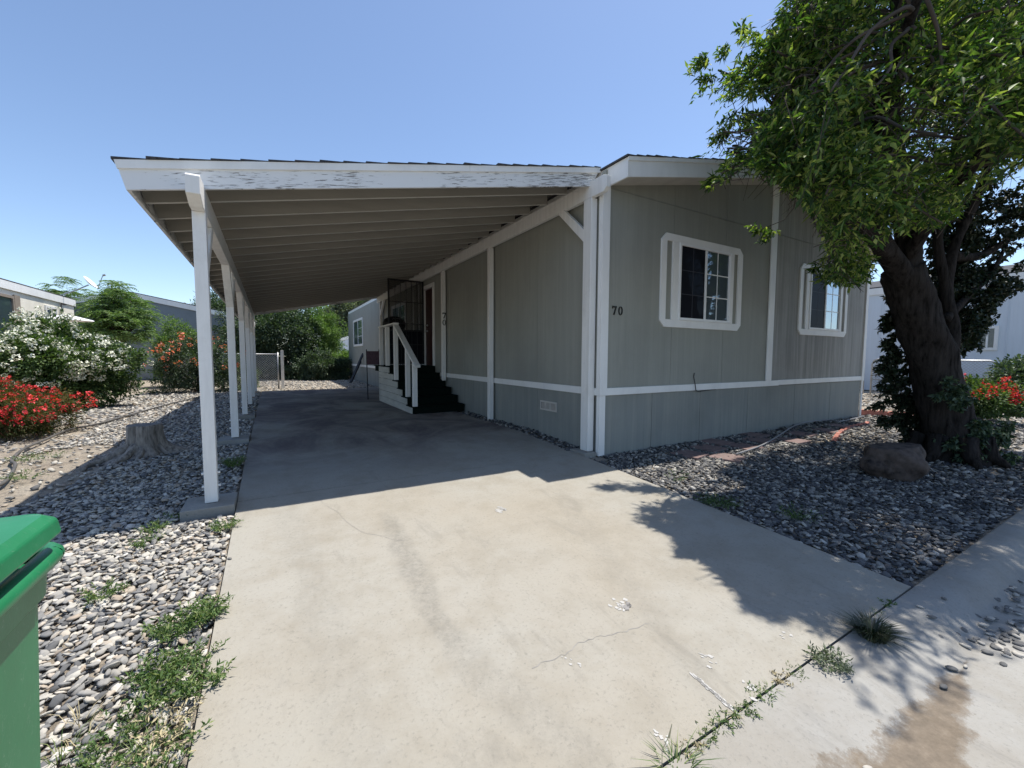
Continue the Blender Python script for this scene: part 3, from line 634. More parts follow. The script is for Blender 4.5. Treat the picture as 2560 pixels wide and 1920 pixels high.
side_window(19.9, 22.3, 1.66, 2.96); side_window(12.9, 14.6, 1.6, 2.9)
# front door, jambs, open security door
dr = bpy.data.objects.new('front_door', None); link(dr, home); dr.location = (HX0-home.location.x, 10.36-home.location.y, .94-home.location.z)
m = MB(); m.box(HX0+.03, 10.44, .95, HX0+.07, 11.14, 2.98); m.build('door_panel', 'doorwood', dr, .003)
m = MB(); m.box(HX0-.03, 11.14, .95, HX0+.05, 11.29, 3.09); m.box(HX0-.03, 10.33, 2.985, HX0+.05, 11.1395, 3.09); m.box(HX0-.03, 10.33, .95, HX0+.05, 10.44, 2.984); m.build('frame', 'white', dr, .003)
for z in (1.88, 2.03):
    m = MB(); m.lathe([(0.002, 0), (.03, .0), (.03, .01), (.012, .02), (.012, .035), (.026, .045), (.026, .06), (.002, .068)], (0, 0, 0), 14)
    m.v = [(HX0+.03-z_, 10.98+x, z+y) for x, y, z_ in m.v]; m.build('knob' if z < 2 else 'deadbolt', 'galv', dr, smooth=True)
sd = bpy.data.objects.new('security_door', None); link(sd, home); sd.location = (HX0-home.location.x, 11.16-home.location.y, 1-home.location.z)
m = MB(); sx0, sx1, sz0, sz1, yy = 2.70, 3.66, .98, 3.22, 11.13
for b in ((sx0, sz0, sx0+.04, sz1), (sx1-.04, sz0, sx1, sz1), (sx0+.04, sz0, sx1-.04, sz0+.04), (sx0+.04, sz1-.04, sx1-.04, sz1), (sx0+.04, 2.62, sx1-.04, 2.64), (sx0+.04, 2.05, sx1-.04, 2.07), (sx0+.04, 1.86, sx1-.04, 1.90), (sx0+.04, 1.5, sx1-.04, 1.52)):
    m.box(b[0], yy-.015, b[1], b[2], yy+.015, b[3])
m.build('frame', 'black', sd)
m = MB()
for k in range(1, 6): x = sx0+.04+(sx1-sx0-.08)*k/6; m.box(x-.007, yy-.007, sz0+.04, x+.007, yy+.007, sz1-.04)
for k in range(1):
    cx_ = 3.18
    m.tube([(cx_+.05*math.cos(a), yy-.012, 1.70+.07*math.sin(a)) for a in [i*math.pi/8 for i in range(17)]], .006, 5)
m.build('bars', 'black', sd)
m = MB(); m.box(sx0+.04, yy-.002, sz0+.04, sx1-.04, yy+.002, 1.86); m.build('mesh_panel', M['screen'], sd)
m = MB(); m.box(sx0+.04, yy+.010, 1.90, sx1-.04, yy+.012, sz1-.04); m.build('mesh_panel', M['meshthru'], sd)
# narrow upright strips on the wall past the door
m = MB(); m.box(HX0-.02, 12.1, .95, HX0-.001, 12.16, 3.2); m.build('batten', 'white', home); m = MB(); m.box(HX0-.02, 11.55, .95, HX0-.001, 11.62, 3.2); m.build('batten', 'white', home)
# vent in side skirting
v = bpy.data.objects.new('vent', None); link(v, home); v.location = (HX0-home.location.x, 5.02-home.location.y, .36-home.location.z)
m = MB(); a0, a1, z0, z1 = 5.03, 5.46, .365, .51; xx = HX0+.012
for b in ((a0, z0, a0+.02, z1), (a1-.02, z0, a1, z1), (a0+.02, z0, a1-.02, z0+.02), (a0+.02, z1-.02, a1-.02, z1), (a0+.15, z0+.02, a0+.165, z1-.02), (a0+.285, z0+.02, a0+.3, z1-.02)): m.box(xx-.014, b[0], b[1], xx, b[2], b[3])
m.build('frame', M['soffit'], v)
m = MB()
for k in range(26): y = a0+.025+k*.0145; m.bar((xx-.006, y, z0+.02), (xx-.006, y, z1-.02), .003, .010)
m.build('louvres', M['soffit'], v); m = MB(); m.box(xx-.002, a0+.02, z0+.02, xx-.0005, a1-.02, z1-.02); m.build('backing', 'dark', v)
# house numbers
def digit7(cx, z0, h, w_, y, th=.012):
    s = h; P = [(-.42, 1), (.45, 1), (.45, .86), (.02, 0), (-.2, 0), (.22, .82), (-.28, .82), (-.32, .70), (-.42, .70)]
    m = MB(); m.prism([(cx+u*w_, z0+v*s) for u, v in P], 1, y-th, y-.001); m.box(cx-.22*w_, y-th-.0005, z0, cx+.08*w_, y-.001, z0+.04*s); return m
def digit0(cx, z0, h, w_, y, th=.012):
    m = MB(); n = 28; vs = []; fs = []
    for k in range(n):
        a = 2*math.pi*k/n; c, s = math.cos(a), math.sin(a)
        for yy_ in (y-th, y-.001): vs += [(cx+.42*w_*c, yy_, z0+h/2+h/2*s), (cx+.24*w_*c, yy_, z0+h/2+h/2*.86*s)]
    for k in range(n):
        a, b = 4*k, 4*((k+1) % n); fs += [(a, b, b+1, a+1), (a+2, a+3, b+3, b+2), (a, a+2, b+2, b), (a+1, b+1, b+3, a+3)]
    return m.add(vs, fs)
digit7(3.905, 1.748, .115, .085, HY0-.001).build('house_number', 'number', home)
digit0(4.015, 1.748, .115, .085, HY0-.001).build('house_number', 'number', home)
m = MB(); m.tube([(5.57, HY0-.006, .96), (5.55, HY0-.012, .9), (5.56, HY0-.03, .80), (5.58, HY0-.034, .70), (5.66, HY0-.02, .672), (5.9, HY0-.02, .69), (6.1, HY0-.014, .692)], .006, 6); m.build('loose_cable', 'dark', home, smooth=True)
# ------------------------------------------------------------------ the carport
CY0, CY1 = 4.2, 16.5
def cz(x): return 2.632+.211*(x+.95)
cp_ = thing('carport', (-.45, 4.2, 0), 'white carport with sloping roof on posts over the driveway', 'carport')
s = course(-.965, 3.74, CY0-.02, CY1+.02, cz, .2); s.build('roof', 'shingle', cp_)
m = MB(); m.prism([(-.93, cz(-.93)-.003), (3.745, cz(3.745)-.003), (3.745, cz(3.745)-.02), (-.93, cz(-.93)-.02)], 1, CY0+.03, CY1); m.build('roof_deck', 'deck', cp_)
m = MB(); m.prism([(-.95, cz(-.95)-.002), (1.9, cz(1.9)-.002), (1.9, cz(1.9)-.065), (-.935, cz(-.935)-.065)], 1, CY0-.012, CY0+.004)
m.prism([(1.904, cz(1.904)-.002), (3.735, cz(3.735)-.002), (3.735, cz(3.735)-.065), (1.904, cz(1.904)-.065)], 1, CY0-.012, CY0+.004); m.build('fascia_trim', 'white', cp_)
m = MB(); m.prism([(-.945, cz(-.945)-.005), (3.735, cz(3.735)-.005), (3.60, cz(3.6)-.228), (-.892, cz(-.892)-.215)], 1, CY0+.0045, CY0+.03); m.build('fascia', 'peel', cp_, label='front fascia with peeling paint')
m = MB(); m.prism([(-.945, cz(-.945)-.005), (-.92, cz(-.92)-.005), (-.87, cz(-.87)-.215), (-.892, cz(-.892)-.215)], 1, CY0+.031, CY1); m.build('fascia', 'peel', cp_, label='eave fascia along the low side')
m = MB(); m.prism([(-.92, cz(-.92)-.02), (3.74, cz(3.74)-.02), (3.74, cz(3.74)-.2), (-.87, cz(-.87)-.2)], 1, CY1-.04, CY1-.002); m.build('fascia', 'peel', cp_)
yr = CY0+.06+.42; k = 0
while yr < CY1-.2:
    m = MB(); m.prism([(-.905, cz(-.905)-.021), (3.56, cz(3.56)-.021), (3.56, cz(3.56)-.17), (-.87, cz(-.87)-.17)], 1, yr-.02, yr+.02); ro = m.build('rafter', 'rafter', cp_); ro.data.materials.append(M['rafter_lit']); setattr(min([p_ for p_ in ro.data.polygons if abs(p_.normal.z) > .9], key=lambda p_: p_.center.z), 'material_index', 1); yr += .468
BXL, BXR = -.505, 3.57
m = MB(); m.prism([(3.93, 2.40), (4.08, 2.345), (CY1-.05, 2.345), (CY1-.05, 2.545), (3.95, 2.545), (3.93, 2.53)], 0, BXL, BXL+.09); m.build('beam', 'whitewood', cp_, .004)
bz = cz(BXR)-.172
m = MB(); m.prism([(3.90, bz-.155), (3.95, bz-.2), (CY1-.05, bz-.2), (CY1-.05, bz), (3.96, bz), (3.90, bz-.02)], 0, BXR, BXR+.065); m.build('beam', 'whitewood', cp_, .004)
LP = [4.19, 6.95, 9.6, 11.95, 14.1, 16.2]
for i, y in enumerate(LP):
    zb = gf(y)+.012 if i > 2 else gf(y)+.05
    m = MB(); m.box(BXL, y, zb, BXL+.09, y+.09, 2.344); p = m.build('post', 'whitewood', cp_, .005)
    for sgn in ((1,) if i == 0 else (-1, 1)):
        ya = y+.045+sgn*.045; yb = y+.045+sgn*.42
        m = MB(); m.prism([(ya, 1.86), (ya, 1.98), (yb-sgn*.0, 2.343), (yb+sgn*.12, 2.343)] if sgn > 0 else [(ya, 1.98), (ya, 1.86), (yb-.12, 2.343), (yb, 2.343)], 0, BXL+.002, BXL+.088)
        m.build('brace', 'whitewood', cp_, .003)
    if i < 4:
        for side, xx in ((-1, BXL-.008), (1, BXL+.09+.008)):
            for zz in (.24, .13):
                m = MB(); m.tube([(xx+side*-.012, y+.045, zb+zz), (xx+side*.012, y+.045, zb+zz)], .011, 6); m.build('bolt', 'white', cp_)
for i, y in enumerate((4.2, 6.95, 9.6)):
    m = MB(); m.box(-.655, y-.13, gf(y)-.1, SX0-.006, y+.24, gf(y)+.045-.005*i); m.build('footing', 'footing', cp_, .008)
m = MB(); m.box(SX1+.012, 4.1, -.2, HX0-.03, 4.42, gf(4.2)+.03); m.build('footing', 'footing', cp_, .008)
m = MB(); m.box(BXR, 4.17, gf(4.2)+.031, BXR+.1, 4.32, bz-.201); m.build('post', 'whitewood', cp_, .005, label='front right post beside the gable wall')
m = MB(); m.box(BXR-.002, 7.0, -.02, BXR+.088, 7.09, bz-.201); m.build('post', 'whitewood', cp_, .005)
m = MB(); m.box(BXR-.002, 9.47, .615, BXR+.088, 9.56, bz-.201); m.build('post', 'whitewood', cp_, .005, label='post at the steps carrying the number 70')
m = MB(); m.box(BXR-.002, 15.9, .0, BXR+.088, 16.0, bz-.201); m.build('post', 'whitewood', cp_, .005)
digit7(BXR+.045, 2.10, .135, .10, 9.469, .01).build('house_number', 'number', cp_); digit0(BXR+.045, 1.935, .135, .10, 9.469, .01).build('house_number', 'number', cp_)
for y, sgn in ((4.32, 1), (15.9, -1)):
    m = MB(); a, b = y, y+sgn*.42
    pts = [(a, bz-.72), (a, bz-.56), (b, bz-.201), (b+.15*sgn, bz-.201)]
    m.prism(pts if sgn > 0 else pts[::-1], 0, BXR+.002, BXR+.06); m.build('brace', 'whitewood', cp_, .003)
# ------------------------------------------------------------------ entry steps with handrail
st = thing('entry_steps', (2.5, 8.42, 0), 'dark green carpeted steps with a white handrail up to the front door', 'steps')
TX0, TX1 = 2.5, 3.665; rise = .158; run = .375
m = MB()
for k in range(6):
    y0_ = 8.42+run*k; z1_ = rise*(k+1)
    yb = 8.42+run*(k+1)+.02 if k < 5 else 11.95
    m.box(TX0+.022, y0_, z1_-rise, TX1, yb, z1_-.022 if k else z1_-.022)
m.build('riser', 'carpet', st)
for k in range(6):
    y0_ = 8.42+run*k; z1_ = rise*(k+1); yb = y0_+run+.012 if k < 5 else 11.95
    m = MB(); m.box(TX0-.02, y0_-.03, z1_-.021, TX1+.0, yb if k < 5 else 11.95, z1_+.003*(k % 2)+.0005); m.build('tread' if k < 5 else 'landing', 'carpet', st, .008)
m = MB()
for k in range(6):
    ya = 8.42+run*k+.02; z0_ = rise*k; m.box(TX0, ya, z0_+.003, TX0+.02, 11.4, z0_+rise-.006 if k < 5 else .925)
m.build('side_panel', 'steppanel', st, .003)
def rpost(y, zb, zt): MB().box(2.515, y, zb, 2.605, y+.09, zt).build('rail_post', 'whitewood', st, .004)
rpost(8.33+.03, rise*1-.0, 1.06); rpost(8.86, rise*2, 1.36); rpost(9.82, rise*4, 1.91); rpost(10.62, .955, 1.93); rpost(11.3, .955, 1.95)
m = MB(); m.bar((2.56, 8.2, .985), (2.56, 9.86, 1.93), .12, .045); m.build('handrail', 'whitewood', st, .004, label='sloping handrail')
m = MB(); m.box(2.5, 9.8, 1.935, 2.62, 11.42, 1.975); m.build('handrail', 'whitewood', st, .004, label='level handrail')
# barbecue and chair on the landing
bq = thing('barbecue_grill', (2.95, 11.55, .955), 'black barbecue grill with domed lid on the landing behind the rail', 'grill')
m = MB(); m.lathe([(.05, 0), (.2, .03), (.27, .12), (.28, .2)], (2.95, 11.5, 1.85), 20, 1.1, .8); m.build('bowl', 'black', bq, smooth=True)
m = MB(); m.lathe([(.285, 0), (.28, .05), (.24, .14), (.13, .21), (.02, .235)], (2.95, 11.5, 2.052), 20, 1.1, .8); m.build('lid', 'black', bq, smooth=True)
m = MB(); m.tube([(2.86, 11.3, 2.18), (2.86, 11.24, 2.2), (3.04, 11.24, 2.2), (3.04, 11.3, 2.18)], .01, 6); m.build('handle', 'galv', bq)
for dx, dy in ((-.16, -.1), (.16, -.1), (-.16, .12), (.16, .12)):
    m = MB(); m.tube([(2.95+dx*1.2, 11.5+dy*1.2, .957), (2.95+dx, 11.5+dy, 1.93)], .014, 6); m.build('leg', 'black', bq)
m = MB(); m.box(2.74, 11.37, 1.2, 3.16, 11.64, 1.22); m.build('shelf', 'black', bq)
ch = thing('folding_chair', (2.47, 11.95, 0), 'folded maroon cloth chair standing behind the steps', 'chair')
m = MB(); m.bar((2.47, 11.9, .96), (2.47, 11.97, 1.33), .34, .02, (0, 1, 0)); m.build('seat_cloth', 'maroon', ch, .004)
for x in (2.30, 2.64):
    m = MB(); m.tube([(x, 11.88, .0), (x, 11.98, 1.38)], .014, 6); m.build('frame', 'black', ch)
# leaning boards and a pipe by the rear wall
for dx, lab in ((0, 'longer dark board leaning on the rear end of the side wall'), (.10, 'shorter dark board leaning on the rear end of the side wall')):
    m = MB(); m.bar((3.05+dx, 19.6+dx*5, .0), (3.70, 20.0+dx*5, 1.32-dx*3), .12, .04); tag(m.build('leaning_board', 'dark', None), lab, 'board', 'dark boards leaning on the wall')
m = MB(); m.tube([(3.62, 15.3, 0), (3.62, 15.3, 1.35)], .03, 8); tag(m.build('utility_pipe', 'dark', None), 'dark upright pipe beside the far end of the steps', 'pipe')
# ------------------------------------------------------------------ stump, boulder, bricks, pavers, hoses
t = thing('tree_stump', (-1.37, 6.62, 0), 'weathered grey tree stump with roots on the gravel', 'stump')
m = MB(); n = 40; prof = [(-.04, .36, .38), (.02, .28, .26), (.07, .22, .15), (.14, .185, .09), (.24, .168, .07), (.335, .172, .06), (.352, .162, .06)]
vs = []
for z, r0, a_ in prof:
    for k in range(n):
        a = 2*math.pi*k/n; rr = r0*(1+a_*(.9*math.sin(3*a+1)+.7*math.sin(5*a+.5)))+random.uniform(-.006, .006)
        if abs((a-4.3+math.pi) % (2*math.pi)-math.pi) < .1: rr *= .8
        vs.append((-1.37+rr*math.cos(a), 6.62+rr*math.sin(a), z))
fs = [(i*n+k, i*n+(k+1) % n, (i+1)*n+(k+1) % n, (i+1)*n+k) for i in range(len(prof)-1) for k in range(n)]
m.add(vs, fs); m.build('trunk', 'stumpwood', t, smooth=True)
m = MB(); L_ = vs[-n:]; m.add(L_+[(-1.37, 6.62, .345)], [(k, (k+1) % n, n) for k in range(n)]); m.build('cut_top', 'stumptop', t)
m = MB()
for a, l, w_ in ((3.75, .62, .055), (4.2, .55, .045), (4.6, .42, .035), (5.7, .3, .035), (2.9, .35, .035)):
    pts = [(-1.37+(.10+l*q)*math.cos(a+.35*q+.1*math.sin(q*7)), 6.62+(.10+l*q)*math.sin(a+.35*q+.1*math.sin(q*7)), .15*(1-q)**2.2-.02+.010*math.sin(q*9)) for q in [i/7 for i in range(8)]]
    m.tube(pts, [w_*(1.25-.9*i/7) for i in range(8)], 8, .08)
m.build('roots', 'stumpwood', t, smooth=True)
V0, F0 = ico(4); q = V0.copy(); d = 1+.10*np.sin(q[:, 0]*3+1)+.07*np.sin(q[:, 1]*5+2)+.06*np.sin(q[:, 2]*6+q[:, 0]*4)+.02*np.sin(q[:, 0]*17)*np.sin(q[:, 1]*15)+.03*np.abs(np.sin(q[:, 0]*9+q[:, 2]*7))+RNG.normal(0, .006, len(q))
q = q*d[:, None]*np.array([.36, .27, .26]); q[:, 2] = np.minimum(q[:, 2], .20+.08*q[:, 0])
bc = at(2232, 1138, 4.95); q = np.stack([q[:, 0]*cy+q[:, 1]*sy, -q[:, 0]*sy+q[:, 1]*cy, q[:, 2]], 1)
BO = Vector((bc.x, bc.y, gf(bc.y)+.15))
tag(numpy_mesh('boulder', q+np.array(BO), F0, 'rock', smooth=True), 'brown rounded boulder in the shade on the gravel before the tree', 'boulder')
ei = 0
def edging(p0, p1, n, lab, grp, sink=0):
    global ei
    for k in range(n):
        a = k/(n-1); x = p0[0]+(p1[0]-p0[0])*a; y = p0[1]+(p1[1]-p0[1])*a+.12*math.sin(a*3.1); z = gf(y)-sink
        dx, dy = p1[0]-p0[0], p1[1]-p0[1]; L = math.hypot(dx, dy); dx /= L; dy /= L; hw = .095
        m = MB(); pts = [(-hw, -.08), (hw, -.08), (hw, .05)]+[(hw*math.cos(i*math.pi/8), .05+.045*math.sin(i*math.pi/8)) for i in range(1, 8)]+[(-hw, .05)]
        m.prism(pts, 1, -.03, .03); m.v = [(x+u*dx-v_*dy, y+u*dy+v_*dx, z+w_) for u, v_, w_ in m.v]
        tag(m.build('edging_stone', 'brick', None, .006), lab, 'edging stone', grp)
edging((11.6, 4.25), (12.6, 3.2), 8, 'scalloped red edging stone in the sun past the house corner', 'edging stones past the house corner')
edging((7.9, 3.15), (10.4, 3.6), 13, 'low red edging stone in front of the gable wall', 'edging stones before the gable wall', .075)
for i, (x, y, a) in enumerate(flagpos):
    m = MB(); m.box(-.19, -.19, -.02, .19, .19, .02); m.v = [(x+u*math.cos(a)-v_*math.sin(a), y+u*math.sin(a)+v_*math.cos(a), gf(y)-.022+w_) for u, v_, w_ in m.v]
    tag(m.build('paving_stone', 'flag', None, .008), 'square reddish paver in the shade along the gable wall', 'paver', 'pavers along the gable wall')
def smooth_path(pts, n=8):
    P = [Vector(p) for p in pts]; out = []
    for i in range(len(P)-1):
        a, b, c, d = P[max(i-1, 0)], P[i], P[i+1], P[min(i+2, len(P)-1)]
        for k in range(n):
            t = k/n; out.append(.5*((2*b)+(c-a)*t+(2*a-5*b+4*c-d)*t*t+(3*b-a-3*c+d)*t**3))
    return out+[P[-1]]
hp = [gpt(x, y, .02) for x, y in ((1840, 1135), (1900, 1115), (1945, 1090), (1985, 1065), (2020, 1055), (2070, 1050))]+[Vector((9.9, 3.85, gf(3.85)+.02)), Vector((11.2, 3.95, gf(3.9)+.02))]
m = MB(); m.tube(smooth_path(hp), .012, 7); tag(m.build('garden_hose', 'rubber', smooth=True), 'grey garden hose along the foot of the gable wall', 'hose')
hp = [gpt(x, y, .02) for x, y in ((-60, 1225), (0, 1212), (28, 1185), (38, 1160), (30, 1150), (60, 1122), (115, 1098), (170, 1075), (250, 1058), (350, 1030), (430, 1008), (500, 992))]
m = MB(); m.tube(smooth_path(hp), .016, 7); tag(m.build('drip_hose', 'hosedark', smooth=True), 'dark hose winding over the gravel by the red flowers', 'hose')
# ------------------------------------------------------------------ green wheeled bin
bn = thing('wheeled_bin', (-.72, .82, -.22), 'green wheeled refuse bin with lid cut by the left edge', 'bin')
def frus(m, x0, x1, y0, y1, z0, z1, i0, i1, rad=.05, n=5):
    def ringp(x0, x1, y0, y1, z):
        p = []
        for cx, cy2, a0 in ((x1-rad, y1-rad, 0), (x0+rad, y1-rad, 90), (x0+rad, y0+rad, 180), (x1-rad, y0+rad, 270)):
            for k in range(n+1): a = R(a0+90*k/n); p.append((cx+rad*math.cos(a), cy2+rad*math.sin(a), z))
        return p
    a = ringp(x0+i0, x1-i0, y0+i0, y1-i0, z0); b = ringp(x0+i1, x1-i1, y0+i1, y1-i1, z1); q = len(a)
    return m.add(a+b, [(k, (k+1) % q, q+(k+1) % q, q+k) for k in range(q)]+[tuple(range(q))[::-1], tuple(range(q, 2*q))])
m = MB(); frus(m, -1.02, -.425, .48, 1.225, -.17, .70, .025, .0, .04); frus(m, -1.03, -.415, .47, 1.232, .701, .775, .0, -.004, .04); m.build('body', 'bin', bn, .006)
m = MB(); rp = []
for cx, cy2, a0 in ((-.44, 1.185, 0), (-1.03, 1.185, 90), (-1.03, .5, 180), (-.44, .5, 270)):
    for k in range(5): a = R(a0+22.5*k); rp.append((cx+.04*math.cos(a), cy2+.04*math.sin(a), .79))
rp.append(rp[0]); m.tube(rp, .019, 10, cap=False); m.build('rim', 'bin', bn, smooth=True)
m = MB()
L = [(-1.08, .45), (-.395, .45), (-.395, 1.19), (-1.08, 1.19)]
def ringp2(inset, z, tilt=.03):
    x0, x1, y0, y1, rad = -1.08+inset, -.375-inset, .45+inset, 1.19-inset, .03; p = []
    for cx, cy2, a0 in ((x1-rad, y1-rad, 0), (x0+rad, y1-rad, 90), (x0+rad, y0+rad, 180), (x1-rad, y0+rad, 270)):
        for k in range(6): a = R(a0+90*k/5); p.append((cx+rad*math.cos(a), cy2+rad*math.sin(a), z))
    return p
rings = [ringp2(.012, .838), ringp2(.0, .842), ringp2(.004, .872), ringp2(.02, .886), ringp2(.13, .896), ringp2(.15, .915), ringp2(.19, .925)]; q = len(rings[0])
vs = [p for r_ in rings for p in r_]; fs = [(i*q+k, i*q+(k+1) % q, (i+1)*q+(k+1) % q, (i+1)*q+k) for i in range(len(rings)-1) for k in range(q)]+[tuple(range(q))[::-1], tuple((len(rings)-1)*q+k for k in range(q))]
m.add(vs, fs); m.build('lid', 'bin', bn, .004)
m = MB(); frus(m, -1.0, -.47, .52, 1.15, .78, .84, .0, .0, .03); m.build('inner_lip', 'dark', bn)
for x in (-1.0, -.5):
    m = MB(); m.tube([(x-.03, .5, -.12), (x+.03, .5, -.12)], .10, 18); m.build('wheel', 'dark', bn)
# ------------------------------------------------------------------ plants
def tuft(name, P, n, h, label, cat, mat='weed', spread=.12, w_=.006, curve=.5, group=None, stuff=False, leafy=False):
    P = np.array(P); a = RNG.uniform(0, 2*np.pi, n); rr = spread*np.sqrt(RNG.uniform(0, 1, n))*.5
    base = P+np.stack([rr*np.cos(a), rr*np.sin(a), np.zeros(n)], 1)
    o = np.stack([np.cos(a), np.sin(a), np.zeros(n)], 1)*RNG.uniform(.2, 1, (n, 1)); H = (h*RNG.uniform(.5, 1.15, n))[:, None]
    if leafy:
        tt = np.linspace(.15, 1, 9)[None, :, None]
        pts = base[:, None, :]+(o[:, None, :]*spread*tt+np.array([0, 0, 1.])*H[:, None, :]*tt*(1.2-.5*tt))
        D = RNG.normal(0, .7, pts.shape)+o[:, None, :]*.6+np.array([0, 0, .4])
        ob = leaves('weed_leaves', pts.reshape(-1, 3), D.reshape(-1, 3), (.012+.14*h)*RNG.uniform(.6, 1.3, pts.size//3), (.004+.04*h)*RNG.uniform(.7, 1.3, pts.size//3), mat)
    else:
        s = np.cross(unit(o), [0, 0, 1.])*w_*.5; t1 = base+o*spread*.35+np.array([0, 0, 1.])*H*.6; t2 = base+o*spread*(.6+curve)+np.array([0, 0, 1.])*H*(1-.35*curve)
        V = np.stack([base-s, base+s, t1+s*.8, t1-s*.8, t2], 1).reshape(-1, 3); b = np.arange(n)[:, None]*5
        F = np.concatenate([b+np.array([0, 1, 2]), b+np.array([0, 2, 3]), b+np.array([3, 2, 4])], 0); ob = numpy_mesh('g', V, F, mat)
    ob.name = name; ob.data.name = name; return tag(ob, label, cat, group, 'stuff' if stuff else None)
def gp(px, py): P = gpt(px, py); return (P.x, P.y, P.z-.01)
tuft('grass_clump', gp(2180, 1590), 420, .105, 'dark grass clump in the joint at the driveway corner', 'grass clump', 'leafdark', .12, .0045, .7)
tuft('weed', gp(2075, 1660), 60, .07, 'silvery leafy weed in the driveway joint beside the grass clump', 'weed', 'leafolive', .07, leafy=True)
k = 0
jn = [(2010, 1735), (1985, 1760), (1955, 1775), (1925, 1790), (1905, 1805), (1885, 1820), (1860, 1835), (1840, 1850), (1815, 1865), (1790, 1885), (1765, 1900), (1740, 1915), (2040, 1710), (2220, 1545), (2250, 1522)]
for px, py in jn:
    P = gpt(px, py); tuft('weed', (P.x, .918, -.25), 19, random.uniform(.015, .034), 'small weed sprouting in the joint between driveway and curb', 'weed', 'weed' if k % 5 else 'straw', .045, w_=.003, leafy=(k % 2 == 0), group='weeds in the driveway joint'); k += 1
tuft('weed', gp(1690, 1915), 60, .06, 'spiky grass at the bottom edge where the joint leaves the picture', 'weed', 'weed', .12, .004)
m = MB(); P = gpt(1655, 1925); m.tube([(P.x, P.y, P.z), (P.x+.01, P.y+.01, P.z+.06), (P.x+.03, P.y+.0, P.z+.11)], .0015, 4); m.tube([(P.x+.03, P.y, P.z+.105), (P.x+.045, P.y, P.z+.15)], [.004, .001], 5)
tag(m.build('grass_stalk', 'straw'), 'single dry grass stalk at the lower edge of the driveway', 'grass stalk')
LW = [(440, 1580, 70, .10, 'bushy green weed at the left driveway edge below the grey pebble'), (510, 1545, 80, .10, 'leafy weed touching the driveway edge, upper of the big ones'), (395, 1690, 60, .10, 'low green weed on the gravel left of the concrete edge'), (500, 1640, 30, .07, 'thin sprig reaching over the driveway edge'),
      (420, 1740, 50, .10, 'green weed on the gravel between two bigger weeds'), (500, 1720, 40, .09, 'yellowish weed right against the concrete edge'), (250, 1490, 40, .07, 'small weed alone in the middle of the sunny gravel'), (385, 1325, 30, .08, 'weed at the edge of the roof shadow on the gravel'), (365, 1360, 25, .06, 'tiny weed below the edge of the roof shadow'),
      (560, 1320, 45, .08, 'dry pale weed beside the footing of the front left post'), (585, 1165, 60, .12, 'dark weed in the shade between the first two left posts'), (440, 1290, 18, .05, 'little grass sprig near the footing of the front left post')]
for px, py, n, h, lab in LW: tuft('weed', gp(px, py), n, h, lab, 'weed', 'weed', .09, leafy=True)
LW2 = [(200, 1860), (260, 1880), (320, 1870), (380, 1860), (390, 1890), (430, 1870), (350, 1900), (300, 1830), (420, 1820), (150, 1880), (250, 1920), (400, 1930), (200, 1800)]
for i, (px, py) in enumerate(LW2): tuft('weed', gp(px, py), 19, random.uniform(.05, .085), 'one of the weeds crowding the gravel at the lower left', 'weed', 'weed' if i % 4 else 'straw', .09, leafy=(i % 3 != 0), w_=.003, group='weeds crowding the lower left gravel')
for px, py, n, lab in ((1795, 1260, 70, 'dark weed at the right driveway edge before the shaded gravel'), (1690, 1195, 14, 'tiny bright sprout on the sunny stones by the driveway'), (1990, 1290, 40, 'low dark weed among the shaded grey stones'), (70, 1150, 25, 'faint weed on the bare dirt left of the stump'), (60, 1195, 25, 'weed by the bend of the dark hose'), (125, 1145, 18, 'small weed on bare dirt between hose and stump')):
    tuft('weed', gp(px, py), n, .09, lab, 'weed', 'leafmid' if px > 1000 else 'weed', .16, leafy=True)
# shrubs on the left
bush('red_flower_bush', (-3.62, 9.1, .36), (.82, .9, .42), 'low bush covered in red flowers at the left edge', 'bush', 'leafrust', 460, 70, .055, .014, .13, flowers=('flred', 520, .045, 7, 'star', -.35))
bush('snowball_bush', (-4.2, 13.2, .92), (1.25, 1.25, .92), 'big round bush full of white flower clusters', 'bush', 'leafmid', 1100, 60, .065, .04, .18, shell=.45, flowers=('flwhite', 430, .068, 22, 'ball', -.35))
bush('snowball_bush', (-6.2, 13.4, .95), (1.3, 1.2, .95), 'further white flowering bush cut by the left edge', 'bush', 'leafmid', 600, 55, .065, .04, .18, shell=.45, flowers=('flwhite', 300, .068, 22, 'ball', -.35))
bush('rose_bush', (-2.1, 17.2, .85), (1.15, .9, .95), 'dark rose bush with coral flowers behind the left posts', 'bush', 'leafblue', 420, 50, .06, .035, .17, flowers=('florange', 46, .085, 12, 'ball', -.1))
bush('green_bush', (-3.0, 20.5, 1.25), (.85, .9, 1.25), 'tall bright green bush in front of the blue grey house', 'bush', 'leafpale', 420, 60, .07, .03, .2)
bush('low_bush', (-.9, 18.7, .45), (.45, .5, .45), 'small leafy bush behind the farthest left post', 'bush', 'leafmid', 120, 60, .06, .03, .14)
